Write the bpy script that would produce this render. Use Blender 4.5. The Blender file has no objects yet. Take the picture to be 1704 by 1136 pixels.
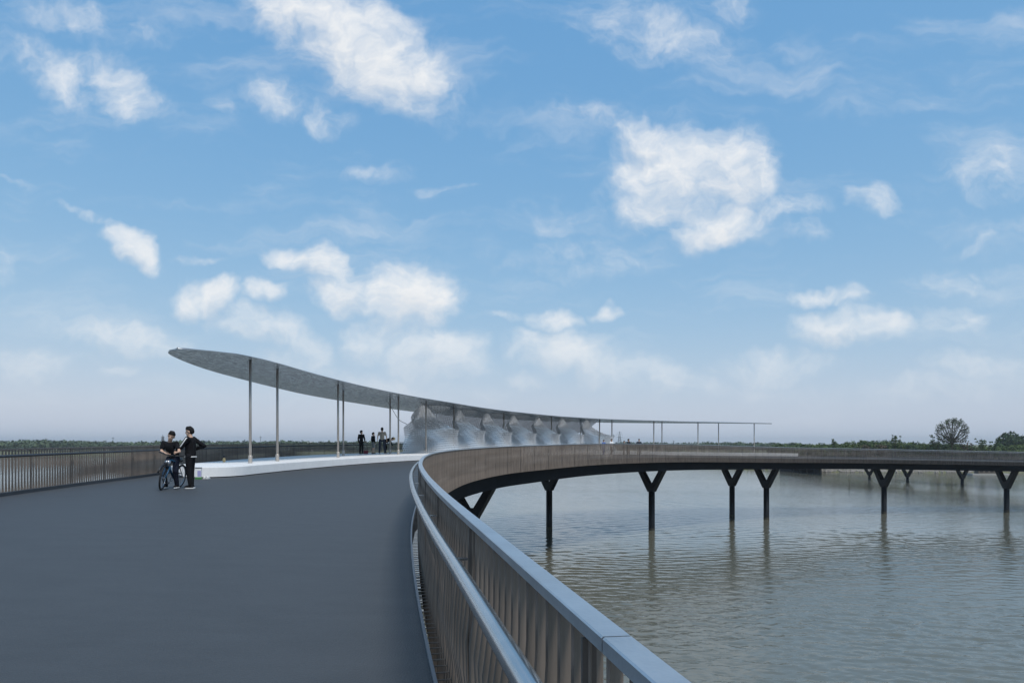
import bpy, bmesh, math, random
import numpy as np
from mathutils import Vector, Matrix, noise as mnoise
R = math.radians
rng = np.random.default_rng(7); random.seed(7)
scn = bpy.context.scene
col = scn.collection

# ------------------------------------------------------------------ camera
EYE = 8.3                       # metres above the water
F = 1136.0; HY = 737.5          # focal length and horizon row of the photograph, in its pixels
cam_d = bpy.data.cameras.new('camera'); cam = bpy.data.objects.new('camera', cam_d); col.objects.link(cam)
cam.location = (0, 0, EYE); cam.rotation_euler = (R(90), 0, 0)
cam_d.sensor_width = 36; cam_d.lens = 24; cam_d.shift_y = (HY-568)/1704
cam_d.clip_start = 0.05; cam_d.clip_end = 12000
scn.camera = cam

# ------------------------------------------------------------------ sky, sun, exposure
SUN_EL, SUN_AZ = 58, 148        # azimuth clockwise from +Y: high, behind the camera's right shoulder
world = bpy.data.worlds.new('World'); scn.world = world; world.use_nodes = True
sun_d = bpy.data.lights.new('sun', 'SUN'); sun = bpy.data.objects.new('sun', sun_d); col.objects.link(sun)
sun_d.energy = 2.9; sun_d.angle = R(14); sun_d.color = (1, .95, .88)
sd = Vector((math.sin(R(SUN_AZ))*math.cos(R(SUN_EL)), math.cos(R(SUN_AZ))*math.cos(R(SUN_EL)), math.sin(R(SUN_EL))))
sun.rotation_euler = sd.to_track_quat('Z', 'Y').to_euler()
sun.location = (30, -40, 80)
scn.view_settings.view_transform = 'Standard'; scn.view_settings.look = 'None'
scn.view_settings.exposure = 0.0; scn.view_settings.gamma = 1
scn.view_settings.use_curve_mapping = False
SKY_STRENGTH = 0.13

# cloud banks: px, py, rx, ry, tilt (deg, clockwise), strength -- read off the photograph, turned into directions
BLOBS = [(600,70,165,70,30,1.0),(640,115,95,55,20,1.0),(510,20,110,55,15,.95),(690,115,45,55,0,.95),
 (455,165,50,32,10,.62),(555,185,45,28,0,.5),(105,115,85,42,32,.72),(215,142,85,36,38,.72),(150,30,130,30,14,.5),
 (225,415,40,26,38,.92),(312,428,75,8,3,.5),(320,492,34,28,10,1.0),(370,490,36,30,0,1.0),(453,492,40,19,0,.95),
 (500,430,52,19,12,.85),(556,446,48,25,48,.95),(575,492,34,42,0,.95),(672,497,76,56,0,1.1),(645,515,50,35,0,1),
 (440,550,85,32,16,.9),(490,575,60,24,10,.8),(230,562,92,24,8,.85),(50,597,75,30,5,.72),(610,572,48,32,0,.85),
 (722,592,82,40,8,1.0),(640,640,150,24,6,.62),(210,612,38,14,0,.5),(15,432,36,28,20,.5),(40,298,55,6,18,.48),
 (135,350,80,8,18,.52),(630,285,75,18,0,.45),(745,312,46,8,0,.5),(365,180,40,16,30,.4),
 (1085,225,52,36,20,.95),(1120,290,95,78,0,.92),(1205,290,78,76,0,1.0),(1190,368,66,40,0,.9),(1080,330,44,44,0,.8),
 (1310,356,70,26,0,.66),(1345,390,46,22,0,.5),(1455,335,36,25,0,.68),(1655,285,56,46,0,.62),(1100,50,125,56,10,.56),
 (1215,8,50,20,0,.65),(1000,60,60,24,25,.48),(1030,190,150,18,-2,.46),(960,430,120,34,0,.44),(930,355,130,40,-15,.36),
 (1350,499,56,18,4,.9),(1420,505,28,22,0,.7),(1410,550,90,29,-5,1.0),(1575,540,52,28,0,.66),(1600,460,85,26,0,.5),
 (922,537,40,21,8,.9),(1000,521,25,13,5,.9),(840,525,55,10,0,.5),(945,592,95,34,6,.98),(1085,628,72,28,8,.8),
 (1290,612,115,24,4,.66),(1640,607,100,24,-4,.68),(880,632,46,15,0,.65),(1200,645,170,20,0,.5),(1500,650,220,26,0,.46),
 (1650,385,70,18,-15,.42),(480,600,70,22,0,.7),(760,650,90,18,0,.55)]
def build_world():
    world.cycles.sampling_method = 'MANUAL'; world.cycles.sample_map_resolution = 256
    nt = world.node_tree; N = nt.nodes; L = nt.links; N.clear()
    def nd(t, **k):
        n = N.new(t)
        for a, b in k.items(): setattr(n, a, b)
        return n
    def put(n, i, v):
        if isinstance(v, (int, float, tuple)): n.inputs[i].default_value = v
        elif v is not None: L.new(v, n.inputs[i])
    def mth(op, a, b=None, c=None):
        n = nd('ShaderNodeMath', operation=op)
        for i, v in enumerate((a, b, c)): put(n, i, v)
        return n.outputs[0]
    def vm(op, a, b=None, c=None, out=0):
        n = nd('ShaderNodeVectorMath', operation=op)
        for i, v in enumerate((a, b, c)): put(n, i, v)
        return n.outputs['Value'] if op in ('DOT_PRODUCT', 'LENGTH') else n.outputs[0]
    def ramp(v, a, b, c, d, smooth=True):
        n = nd('ShaderNodeMapRange', interpolation_type='SMOOTHSTEP' if smooth else 'LINEAR')
        for i, x in enumerate((v, a, b, c, d)): put(n, i, x)
        return n.outputs[0]
    def noise(v, scale, detail, rough=.55):
        n = nd('ShaderNodeTexNoise'); put(n, 'Vector', v); put(n, 'Scale', scale); put(n, 'Detail', float(detail)); put(n, 'Roughness', rough); return n
    vec = nd('ShaderNodeTexCoord').outputs['Generated']
    sep = nd('ShaderNodeSeparateXYZ'); put(sep, 0, vec); X, Y, Z = sep.outputs
    # flat coordinates on the sky ahead: (x/y, z/y)
    iy = mth('DIVIDE', 1.0, mth('MAXIMUM', Y, .08))
    def flat(vv):
        s = nd('ShaderNodeSeparateXYZ'); put(s, 0, vv); c = nd('ShaderNodeCombineXYZ')
        L.new(mth('MULTIPLY', s.outputs[0], iy), c.inputs[0]); L.new(mth('MULTIPLY', s.outputs[2], iy), c.inputs[1]); return c.outputs[0]
    q0 = flat(vec)
    wn = noise(q0, 7.0, 4.0, .6)
    q = vm('MULTIPLY_ADD', vm('SUBTRACT', wn.outputs['Color'], (.5, .5, .5)), (.13, .10, 0.0), q0)
    rotd = {}
    def rot(deg):
        deg = round(deg/10)*10
        if deg not in rotd:
            if deg == 0: rotd[0] = q
            else:
                c, s = math.cos(R(deg)), math.sin(R(deg)); k = nd('ShaderNodeCombineXYZ')
                L.new(vm('DOT_PRODUCT', q, (c, -s, 0.0)), k.inputs[0]); L.new(vm('DOT_PRODUCT', q, (s, c, 0.0)), k.inputs[1]); rotd[deg] = k.outputs[0]
        return deg, rotd[deg]
    acc = None; up = None; qu = {}
    for (px, py, rx, ry, tilt, st) in BLOBS:
        deg, qq = rot(tilt); a, b = (px-852)/F, (HY-py)/F; c, s = math.cos(R(deg)), math.sin(R(deg))
        ca, cb = a*c-b*s, a*s+b*c; kx, ky = F/(rx*1.5), F/(ry*1.5)
        lv = vm('MULTIPLY_ADD', qq, (kx, ky, 0.0), (-ca*kx, -cb*ky, 0.0))
        d = mth('MULTIPLY_ADD', vm('DOT_PRODUCT', lv, lv), -st, st)          # st * (1 - r^2)
        acc = d if acc is None else mth('SMOOTH_MAX', acc, d, .1)
        if st >= .8:                                                          # the same bank seen a little higher up: what lies above shades what lies below
            lu = vm('MULTIPLY_ADD', qq, (kx, ky, 0.0), (-ca*kx+.010*s*-kx*0, -cb*ky+.022*ky, 0.0))
            e = mth('MULTIPLY_ADD', vm('DOT_PRODUCT', lu, lu), -st, st); up = e if up is None else mth('MAXIMUM', up, e)
    acc = mth('MULTIPLY', mth('MAXIMUM', acc, 0.0), ramp(Y, .25, .45, 0.0, 1.0))
    # the same kind of cloud all round, where the photograph does not look
    gen = ramp(noise(vm('MULTIPLY', vec, (1.0, 1.0, 1.9)), 3.1, 2.0).outputs['Fac'], .54, .70, 0.0, 1.0)
    acc = mth('MAXIMUM', acc, mth('MULTIPLY', gen, ramp(Y, .72, .5, 0.0, 1.0)))
    fb = noise(vm('MULTIPLY', q, (1.0, 1.2, 1.0)), 15.0, 8.0, .62).outputs['Fac']
    fbm = mth('SUBTRACT', fb, .5)
    tot = mth('MULTIPLY_ADD', fbm, mth('MULTIPLY', mth('MINIMUM', mth('MULTIPLY', acc, 4.0), 1.0), 1.75), acc)
    dens = mth('MULTIPLY', ramp(tot, .12, 1.30, 0.0, 1.0), mth('MINIMUM', mth('MULTIPLY_ADD', acc, 1.6, .12), 1.0))
    # thin drawn-out cirrus
    cr = nd('ShaderNodeMapping'); put(cr, 0, q); cr.inputs['Rotation'].default_value = (0, 0, R(14)); cr.inputs['Scale'].default_value = (2.2, 9.5, 1)
    ci = ramp(noise(cr.outputs[0], 1.3, 6.0, .62).outputs['Fac'], .47, .84, 0.0, .42)
    dens = mth('MINIMUM', mth('ADD', dens, ci), 1.0)
    # thick hearts and undersides a little greyer than the sunlit rims
    under = mth('SUBTRACT', mth('MAXIMUM', up, 0.0), acc)
    body = ramp(mth('ADD', mth('MULTIPLY', under, 1.3), mth('MULTIPLY_ADD', fbm, -.6, mth('MULTIPLY', acc, .35))), .0, .75, 0.0, 1.0)
    cc = nd('ShaderNodeMix', data_type='RGBA'); put(cc, 'Factor', body); cc.inputs['A'].default_value = CLOUD_LIT; cc.inputs['B'].default_value = CLOUD_BODY
    sky = nd('ShaderNodeTexSky'); sky.sky_type = 'NISHITA'; sky.sun_disc = False
    sky.sun_elevation = R(SUN_EL); sky.sun_rotation = R(SUN_AZ); sky.altitude = 0
    sky.air_density, sky.dust_density, sky.ozone_density = AIR
    # the photograph's clear blue: a steeper fall-off of the sky's whitening towards the horizon
    sr = nd('ShaderNodeSeparateColor'); L.new(sky.outputs[0], sr.inputs[0]); cb_ = nd('ShaderNodeCombineColor')
    for i, (g0, ref, gam) in enumerate(SKY_GRADE): L.new(mth('MULTIPLY', mth('POWER', mth('DIVIDE', sr.outputs[i], ref), gam), g0), cb_.inputs[i])
    tint = cb_.outputs[0]
    hz = nd('ShaderNodeMix', data_type='RGBA'); put(hz, 'Factor', mth('EXPONENT', mth('MULTIPLY', mth('ABSOLUTE', Z), -12.0)))
    L.new(tint, hz.inputs['A']); hz.inputs['B'].default_value = (*HAZE, 1); tint = hz.outputs['Result']
    # low clouds are seen through kilometres of air
    far = ramp(Z, .0, .20, .22, .97, False)
    mx = nd('ShaderNodeMix', data_type='RGBA'); put(mx, 'Factor', mth('MULTIPLY', dens, far)); L.new(tint, mx.inputs['A']); L.new(cc.outputs['Result'], mx.inputs['B'])
    bg = nd('ShaderNodeBackground'); bg.inputs['Strength'].default_value = SKY_STRENGTH; L.new(mx.outputs['Result'], bg.inputs['Color'])
    ou = nd('ShaderNodeOutputWorld'); L.new(bg.outputs[0], ou.inputs['Surface'])
AIR = (1.0, .3, 3.0); SKY_GRADE = ((1.15, .93, .75), (2.75, 1.62, .42), (4.95, 3.01, .2)); HAZE = (4.1, 4.75, 5.7)
CLOUD_LIT = (6.9, 7.0, 7.1, 1); CLOUD_BODY = (5.6, 5.9, 6.3, 1)
build_world()

# ------------------------------------------------------------------ helpers
def mat(name, color, rough=.6, metal=0.0, var=0.0, vscale=3.0, vstretch=(1,1,1), bump=0.0, bscale=40.0, bstretch=(1,1,1), color2=None, obj_var=0.0, spec=.5):
    m = bpy.data.materials.new(name); m.use_nodes = True; nt = m.node_tree; b = nt.nodes['Principled BSDF']
    b.inputs['Base Color'].default_value = (*color, 1); b.inputs['Roughness'].default_value = rough; b.inputs['Metallic'].default_value = metal
    b.inputs['Specular IOR Level'].default_value = spec
    tc = nt.nodes.new('ShaderNodeTexCoord')
    last = None
    if var or color2:
        mp = nt.nodes.new('ShaderNodeMapping'); mp.inputs['Scale'].default_value = vstretch; nt.links.new(tc.outputs['Object'], mp.inputs[0])
        n = nt.nodes.new('ShaderNodeTexNoise'); n.inputs['Scale'].default_value = vscale; n.inputs['Detail'].default_value = 6; n.inputs['Roughness'].default_value = .65
        nt.links.new(mp.outputs[0], n.inputs['Vector'])
        r = nt.nodes.new('ShaderNodeMapRange'); nt.links.new(n.outputs['Fac'], r.inputs['Value']); r.inputs['From Min'].default_value = .3; r.inputs['From Max'].default_value = .7
        mx = nt.nodes.new('ShaderNodeMix'); mx.data_type = 'RGBA'; nt.links.new(r.outputs[0], mx.inputs['Factor'])
        c2 = color2 or tuple(c*(1+var) for c in color); c1 = color if color2 else tuple(c*(1-var) for c in color)
        mx.inputs['A'].default_value = (*c1, 1); mx.inputs['B'].default_value = (*c2, 1); last = mx.outputs['Result']
        nt.links.new(last, b.inputs['Base Color'])
    if obj_var:
        oi = nt.nodes.new('ShaderNodeObjectInfo'); h = nt.nodes.new('ShaderNodeMapRange'); nt.links.new(oi.outputs['Random'], h.inputs['Value'])
        h.inputs['To Min'].default_value = 1-obj_var; h.inputs['To Max'].default_value = 1+obj_var
        s = nt.nodes.new('ShaderNodeVectorMath'); s.operation = 'SCALE'; nt.links.new(h.outputs[0], s.inputs['Scale'])
        if last: nt.links.new(last, s.inputs[0])
        else: s.inputs[0].default_value = color
        nt.links.new(s.outputs[0], b.inputs['Base Color'])
    if bump:
        mp = nt.nodes.new('ShaderNodeMapping'); mp.inputs['Scale'].default_value = bstretch; nt.links.new(tc.outputs['Object'], mp.inputs[0])
        n = nt.nodes.new('ShaderNodeTexNoise'); n.inputs['Scale'].default_value = bscale; n.inputs['Detail'].default_value = 5; nt.links.new(mp.outputs[0], n.inputs['Vector'])
        bp = nt.nodes.new('ShaderNodeBump'); bp.inputs['Strength'].default_value = bump; bp.inputs['Distance'].default_value = .02
        nt.links.new(n.outputs['Fac'], bp.inputs['Height']); nt.links.new(bp.outputs[0], b.inputs['Normal'])
    return m

def mesh(name, v, f, smooth=False):
    me = bpy.data.meshes.new(name); me.from_pydata([tuple(map(float, p)) for p in v], [], [tuple(map(int, q)) for q in f]); me.update()
    if smooth: me.polygons.foreach_set('use_smooth', np.ones(len(me.polygons), bool))
    return me
def obj(name, me, m=None, parent=None, label=None, cat=None, group=None, kind=None, loc=None, rot=None):
    o = bpy.data.objects.new(name, me); col.objects.link(o)
    if me is not None and m is not None and not me.materials: me.materials.append(m)
    if parent is not None: o.parent = parent
    tag(o, label, cat, group, kind)
    if loc is not None: o.location = loc
    if rot is not None: o.rotation_euler = rot
    return o
def tag(o, label=None, cat=None, group=None, kind=None):
    for k, v in (('label', label), ('category', cat), ('group', group), ('kind', kind)):
        if v: o[k] = v
    return o
class MB:
    def __init__(s): s.v = []; s.f = []
    def add(s, v, f):
        n = len(s.v); s.v += [tuple(p) for p in v]; s.f += [tuple(i+n for i in q) for q in f]; return s
    def box(s, c, d, M=None):
        x, y, z = d[0]/2, d[1]/2, d[2]/2
        v = [Vector((sx*x, sy*y, sz*z)) for sz in (-1, 1) for sx, sy in ((-1,-1),(1,-1),(1,1),(-1,1))]
        if M is not None: v = [M @ p for p in v]
        v = [p+Vector(c) for p in v]
        return s.add(v, [(3,2,1,0),(4,5,6,7),(0,1,5,4),(1,2,6,5),(2,3,7,6),(3,0,4,7)])
    def tube(s, pts, rad, n=8, cap=True, closed=False):
        pts = [Vector(p) for p in pts]; k = len(pts)
        rad = [rad]*k if isinstance(rad, (int, float)) else rad
        v = []; up = None
        for i, p in enumerate(pts):
            a = pts[(i-1) % k] if (closed or i > 0) else p; b = pts[(i+1) % k] if (closed or i < k-1) else p
            t = (b-a).normalized()
            if up is None: up = t.orthogonal().normalized()
            up = (up-t*up.dot(t)).normalized(); w = t.cross(up)
            for j in range(n):
                th = 2*math.pi*j/n; v.append(p+(up*math.cos(th)+w*math.sin(th))*rad[i])
        f = []
        for i in range(k if closed else k-1):
            for j in range(n):
                a = i*n+j; b = i*n+(j+1) % n; i2 = (i+1) % k
                f.append((a, b, i2*n+(j+1) % n, i2*n+j))
        if cap and not closed: f += [tuple(range(n-1, -1, -1)), tuple(range((k-1)*n, k*n))]
        return s.add(v, f)
    def ball(s, c, r, n=10, m=6):
        r = (r, r, r) if isinstance(r, (int, float)) else r
        v = [(c[0], c[1], c[2]-r[2])]
        for i in range(1, m):
            ph = -math.pi/2+math.pi*i/m
            v += [(c[0]+r[0]*math.cos(ph)*math.cos(2*math.pi*j/n), c[1]+r[1]*math.cos(ph)*math.sin(2*math.pi*j/n), c[2]+r[2]*math.sin(ph)) for j in range(n)]
        v.append((c[0], c[1], c[2]+r[2])); e = len(v)-1
        f = [(0, 1+(j+1) % n, 1+j) for j in range(n)]
        for i in range(m-2):
            for j in range(n):
                a = 1+i*n+j; b = 1+i*n+(j+1) % n; f.append((a, b, b+n, a+n))
        f += [(e, 1+(m-2)*n+j, 1+(m-2)*n+(j+1) % n) for j in range(n)]
        return s.add(v, f)
    def capsule(s, a, b, ra, rb, n=10):
        a = Vector(a); b = Vector(b); t = (b-a)
        t = t.normalized() if t.length > 1e-6 else Vector((0, 0, 1))
        ps = []; rs = []
        for k in (1.0, .85, .5): ps.append(a-t*ra*k); rs.append(max(.001, ra*math.sqrt(max(0, 1-k*k))))
        ps += [a, b]; rs += [ra, rb]
        for k in (.5, .85, 1.0): ps.append(b+t*rb*k); rs.append(max(.001, rb*math.sqrt(max(0, 1-k*k))))
        return s.tube(ps, rs, n)
    def build(s, name, m, parent=None, smooth=False, **k):
        return obj(name, mesh(name, s.v, s.f, smooth), m, parent, **k)
def at(px, py, Y):
    "direction of a photo pixel followed to depth Y"
    return Vector(((px-852)/F*Y, Y, EYE+(HY-py)/F*Y))
def empty(name, loc, rz=0, **k):
    return obj(name, None, None, None, loc=loc, rot=(0, 0, rz), **k)

# ------------------------------------------------------------------ plan of the curving bridge
KS = .91; RAIL_H = 1.11
CP = KS*np.array([(2.4,-9,.62,9),(1.25,-3.4,.52,9.4),(.56,0,.46,9.8),(.23,1.68,.45,9.9),(-.085,3.33,.45,10),(-.34,4.6,.44,10.1),(-.68,6.4,.43,10.2),(-1.2,9.4,.41,10.4),(-1.85,13.8,.38,10.8),(-2.5,20,.34,11.2),(-2.75,26,.31,11.8),(-2.2,36,.26,13.8),(-.3,43.8,.17,16),(2.06,48.7,.11,17.5),(7.4,57.3,.0,19),(16.5,67.5,.06,19),(30.3,77.8,.40,14.5),(43.5,83.8,.64,10.5),(54.5,86.2,.86,8.5),(75,88,1.25,8),(93,94,1.6,8),(104,106,1.95,8),(107.5,120,2.25,8),(106,136,2.55,8),(101.5,154,2.95,8),(99,170,3.25,8),(98.5,187,3.6,8),(99,226,4.5,8)], float)
def crom(P, n=60):
    P = np.vstack([2*P[0]-P[1], P, 2*P[-1]-P[-2]]); out = []
    ln = lambda a, b: max(1e-6, np.hypot(*(b-a)[:2]))**.5
    for i in range(1, len(P)-2):
        p0, p1, p2, p3 = P[i-1:i+3]
        t1 = ln(p0, p1); t2 = t1+ln(p1, p2); t3 = t2+ln(p2, p3)
        for t in np.linspace(t1, t2, n, endpoint=False):
            A1 = (t1-t)/t1*p0+t/t1*p1; A2 = (t2-t)/(t2-t1)*p1+(t-t1)/(t2-t1)*p2; A3 = (t3-t)/(t3-t2)*p2+(t-t2)/(t3-t2)*p3
            B1 = (t2-t)/t2*A1+t/t2*A2; B2 = (t3-t)/(t3-t1)*A2+(t-t1)/(t3-t1)*A3
            out.append((t2-t)/(t2-t1)*B1+(t-t1)/(t2-t1)*B2)
    out.append(P[-2]); return np.array(out)
CC = crom(CP)
SS = np.concatenate([[0], np.cumsum(np.hypot(*np.diff(CC[:, :2], axis=0).T))]); SS -= SS[np.argmin(abs(CC[:, 1]))]
S0, S1 = SS[0]+.7, SS[-1]-.7
def cur(s):
    x = np.interp(s, SS, CC[:, 0]); y = np.interp(s, SS, CC[:, 1]); d = np.interp(s, SS, CC[:, 2]); w = np.interp(s, SS, CC[:, 3]); e = .6
    tx = np.interp(s+e, SS, CC[:, 0])-np.interp(s-e, SS, CC[:, 0]); ty = np.interp(s+e, SS, CC[:, 1])-np.interp(s-e, SS, CC[:, 1]); l = np.hypot(tx, ty)
    return x, y, tx/l, ty/l, d, w
def pt(s, o, dz=0.0):
    x, y, tx, ty, d, w = cur(s); c = np.interp(s, [27, 55, 100, 130], [.018, .006, .006, 0])
    return np.array([x-ty*o, y+tx*o, EYE-d-RAIL_H+c*o+dz])
def width(s): return float(cur(s)[5])
def sweep(ss, prof, closed=True, caps=True):
    "prof(s) -> list of (offset, dz) from the deck surface; returns verts, faces"
    v = []; n = None
    for s in ss:
        pr = prof(s); n = len(pr)
        v += [tuple(pt(s, o, z)) for o, z in pr]
    f = []
    for i in range(len(ss)-1):
        for j in range(n if closed else n-1):
            a = i*n+j; b = i*n+(j+1) % n; f.append((b, a, a+n, b+n))
    if closed and caps: f += [tuple(range(n)), tuple(range((len(ss)-1)*n, len(ss)*n))[::-1]]
    return v, f

# ------------------------------------------------------------------ materials
M = {}
M['deck'] = mat('deck_coating', (.047, .052, .057), .62, 0, .10, 2.2, (.5, 1.5, 1), .5, 70)
M['slat'] = mat('bronze_slat', (.180, .148, .125), .45, .18, .36, 9, (1, 1, .12), obj_var=.16)
M['rail_top'] = mat('galvanised_top_bar', (.50, .53, .56), .33, .9, .10, 5, (1, 1, 1), .08, 80)
M['tube'] = mat('brushed_steel_tube', (.52, .53, .54), .24, 1.0, .06, 8)
M['post'] = mat('bronze_post', (.13, .112, .10), .5, .4)
M['girder'] = mat('girder_paint', (.006, .008, .011), .75, 0, .25, .8, spec=.12)
M['fascia'] = mat('fascia_plate', (.050, .046, .045), .55, .2, .12, 1)
M['pier'] = mat('pier_paint', (.008, .010, .013), .5, 0, .25, 1.5, spec=.3)
M['tide'] = mat('tide_stain', (.040, .038, .030), .9, 0, .4, 6)
M['kerb'] = mat('kerb_steel', (.05, .058, .068), .5, .4, .15, 2)
M['angle'] = mat('edge_angle', (.30, .31, .33), .4, .8)
M['white'] = mat('white_terrazzo', (.78, .775, .77), .5, 0, .05, 2.0, bump=.05, bscale=90)
M['gap'] = mat('shadow_gap', (.02, .02, .022), .9)
M['column'] = mat('post_steel', (.46, .42, .38), .5, .5, .12, 3, (1, 1, .3))
M['canopy_edge'] = mat('canopy_edge', (.30, .32, .34), .35, .8)
M['cable'] = mat('black_cable', (.03, .03, .032), .5)

# ------------------------------------------------------------------ water and land
def water_mat():
    m = bpy.data.materials.new('lake_water'); m.use_nodes = True; nt = m.node_tree; b = nt.nodes['Principled BSDF']; N = nt.nodes; L = nt.links
    b.inputs['IOR'].default_value = 1.45; b.inputs['Roughness'].default_value = .06
    tc = N.new('ShaderNodeTexCoord')
    def noise(scale, stretch, rot, detail=3, rough=.55):
        mp = N.new('ShaderNodeMapping'); mp.inputs['Scale'].default_value = stretch; mp.inputs['Rotation'].default_value = (0, 0, R(rot)); L.new(tc.outputs['Object'], mp.inputs[0])
        n = N.new('ShaderNodeTexNoise'); n.inputs['Scale'].default_value = scale; n.inputs['Detail'].default_value = detail; n.inputs['Roughness'].default_value = rough
        n.inputs['Distortion'].default_value = .35
        L.new(mp.outputs[0], n.inputs['Vector']); return n.outputs['Fac']
    silt = noise(.035, (1, 1, 1), 20, 4)
    mx = N.new('ShaderNodeMix'); mx.data_type = 'RGBA'; L.new(silt, mx.inputs['Factor'])
    mx.inputs['A'].default_value = (.105, .105, .080, 1); mx.inputs['B'].default_value = (.135, .137, .112, 1); L.new(mx.outputs['Result'], b.inputs['Base Color'])
    w1 = noise(2.1, (.40, 1.25, 1), -14, 4, .5); w2 = noise(.28, (.6, 1.2, 1), -35, 2); w3 = noise(8.0, (.5, 1.1, 1), 12, 3)
    def comb(a, ka, bb, kb):
        x = N.new('ShaderNodeMath'); x.operation = 'MULTIPLY'; L.new(a, x.inputs[0]); x.inputs[1].default_value = ka
        y = N.new('ShaderNodeMath'); y.operation = 'MULTIPLY_ADD'; L.new(bb, y.inputs[0]); y.inputs[1].default_value = kb; L.new(x.outputs[0], y.inputs[2]); return y.outputs[0]
    # calmer and rougher patches, as gusts leave them
    gust = noise(.022, (.5, 1.4, 1), -20, 3)
    gm = N.new('ShaderNodeMapRange'); L.new(gust, gm.inputs['Value']); gm.inputs['From Min'].default_value = .35; gm.inputs['From Max'].default_value = .65; gm.inputs['To Min'].default_value = .55; gm.inputs['To Max'].default_value = 1.15
    def ridge(a):
        t = N.new('ShaderNodeMath'); t.operation = 'MULTIPLY_ADD'; L.new(a, t.inputs[0]); t.inputs[1].default_value = 2; t.inputs[2].default_value = -1
        u = N.new('ShaderNodeMath'); u.operation = 'ABSOLUTE'; L.new(t.outputs[0], u.inputs[0]); w = N.new('ShaderNodeMath'); w.operation = 'SUBTRACT'; w.inputs[0].default_value = 1; L.new(u.outputs[0], w.inputs[1]); return w.outputs[0]
    h = comb(ridge(w1), .26, w2, .22)
    h2 = N.new('ShaderNodeMath'); h2.operation = 'MULTIPLY_ADD'; L.new(w3, h2.inputs[0]); h2.inputs[1].default_value = .085; L.new(h, h2.inputs[2])
    h3 = N.new('ShaderNodeMath'); h3.operation = 'MULTIPLY'; L.new(h2.outputs[0], h3.inputs[0]); L.new(gm.outputs[0], h3.inputs[1])
    bp = N.new('ShaderNodeBump'); bp.inputs['Strength'].default_value = 1.0; bp.inputs['Distance'].default_value = .06; L.new(h3.outputs[0], bp.inputs['Height']); L.new(bp.outputs[0], b.inputs['Normal'])
    return m
v = [(0, 0, 0)]; f = []
rad = [20, 60, 150, 400, 1200, 5000]
for r_ in rad: v += [(r_*math.cos(2*math.pi*k/48), r_*math.sin(2*math.pi*k/48), 0) for k in range(48)]
f = [(0, 1+k, 1+(k+1) % 48) for k in range(48)]
for i in range(len(rad)-1):
    for k in range(48): a = 1+i*48+k; b = 1+i*48+(k+1) % 48; f.append((a, a+48, b+48, b))
M['water'] = water_mat()
lake = obj('lake_water', mesh('lake_water', [(x, y, -.10) for x, y, z in v], f), M['water'], kind='structure')
def ripples():
    "wind-driven ripples of the lake under and beyond the bridge, as real relief"
    r = np.random.default_rng(21)
    Y = 7.0*np.exp(np.arange(0, math.log(175/7.0), .0034)); U = np.arange(-.30, .95, .0034)
    gy = np.repeat(Y[:, None], len(U), 1); gx = gy*U[None, :]; h = np.zeros_like(gx); cell = gy*.0034
    n = 46; lam = np.exp(r.uniform(math.log(.25), math.log(1.7), n)); th = R(82)+r.normal(0, R(36), n)      # crests roughly across the view, slanting
    sl = (lam/.6)**-.4; sl *= RIPPLE/math.sqrt((sl**2).sum()/2)
    for l, t, a in zip(lam, th, sl):
        k = 2*math.pi/l; fade = np.clip((l/cell-2.5)/2.5, 0, 1)
        ph = k*(gx*math.cos(t)+gy*math.sin(t))+r.uniform(0, 6.28)+.9*np.sin(gx*.21+gy*.13*r.normal()+r.uniform(0, 6))
        h += fade*a/k*(np.sin(ph)+.22*np.cos(2*ph))
    gust = .75+.22*np.sin(gx*.09+gy*.17+1.3)+.18*np.sin(gx*.23-gy*.11+.4)+.12*np.sin(gx*.05+gy*.41)
    h *= np.clip(gust, .3, 1.3)
    co = np.stack([gx, gy, h], -1).reshape(-1, 3).astype(np.float32); nr, nc = gx.shape
    i = (np.arange(nr-1)[:, None]*nc+np.arange(nc-1)[None, :]).ravel(); fc = np.stack([i, i+1, i+nc+1, i+nc], 1).astype(np.int32)
    me = bpy.data.meshes.new('ripples'); me.vertices.add(len(co)); me.vertices.foreach_set('co', co.ravel()); me.loops.add(fc.size); me.loops.foreach_set('vertex_index', fc.ravel())
    me.polygons.add(len(fc)); me.polygons.foreach_set('loop_start', np.arange(len(fc), dtype=np.int32)*4); me.update(); me.polygons.foreach_set('use_smooth', np.ones(len(fc), bool))
    o = obj('ripples', me, M['water'], lake, kind='stuff')
RIPPLE = .14
ripples()

SHORE = [(900,150),(500,190),(300,196),(200,197),(140,197),(112,197),(96,199),(84,205),(74,220),(66,250),(58,300),(40,370),(0,430),(-90,470),(-200,485),(-330,480),(-520,470),(-800,420),(-1300,300)]
def shore_ring(off, z, wob=0):
    out = []
    P = np.array(SHORE, float)
    t = np.linspace(0, len(P)-1, 260); x = np.interp(t, range(len(P)), P[:, 0]); y = np.interp(t, range(len(P)), P[:, 1])
    k = np.hypot(x, y)
    for i in range(len(x)):
        w = wob*mnoise.noise(Vector((x[i]*.03, y[i]*.03, off)))
        out.append((x[i]*(1+(off+w)/k[i]), y[i]*(1+(off+w)/k[i]), z+wob*.12*mnoise.noise(Vector((x[i]*.05, y[i]*.05, 3+off)))))
    return out
rings = [shore_ring(-1.5, -.6), shore_ring(0, .05, .8), shore_ring(4.5, .75, .4), shore_ring(15, 2.1, 1), shore_ring(60, 2.8, 3), shore_ring(400, 3.2, 4), shore_ring(4500, 3.4)]
v = sum(rings, []); n = len(rings[0]); f = []
for i in range(len(rings)-1):
    for k in range(n-1): a = i*n+k; f.append((a, a+1, a+1+n, a+n))
M['land'] = mat('meadow', (.085, .105, .040), .95, color2=(.16, .145, .070), vscale=.08, bump=.3, bscale=2)
obj('far_bank', mesh('far_bank', v, f, True), M['land'], kind='structure')

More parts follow.
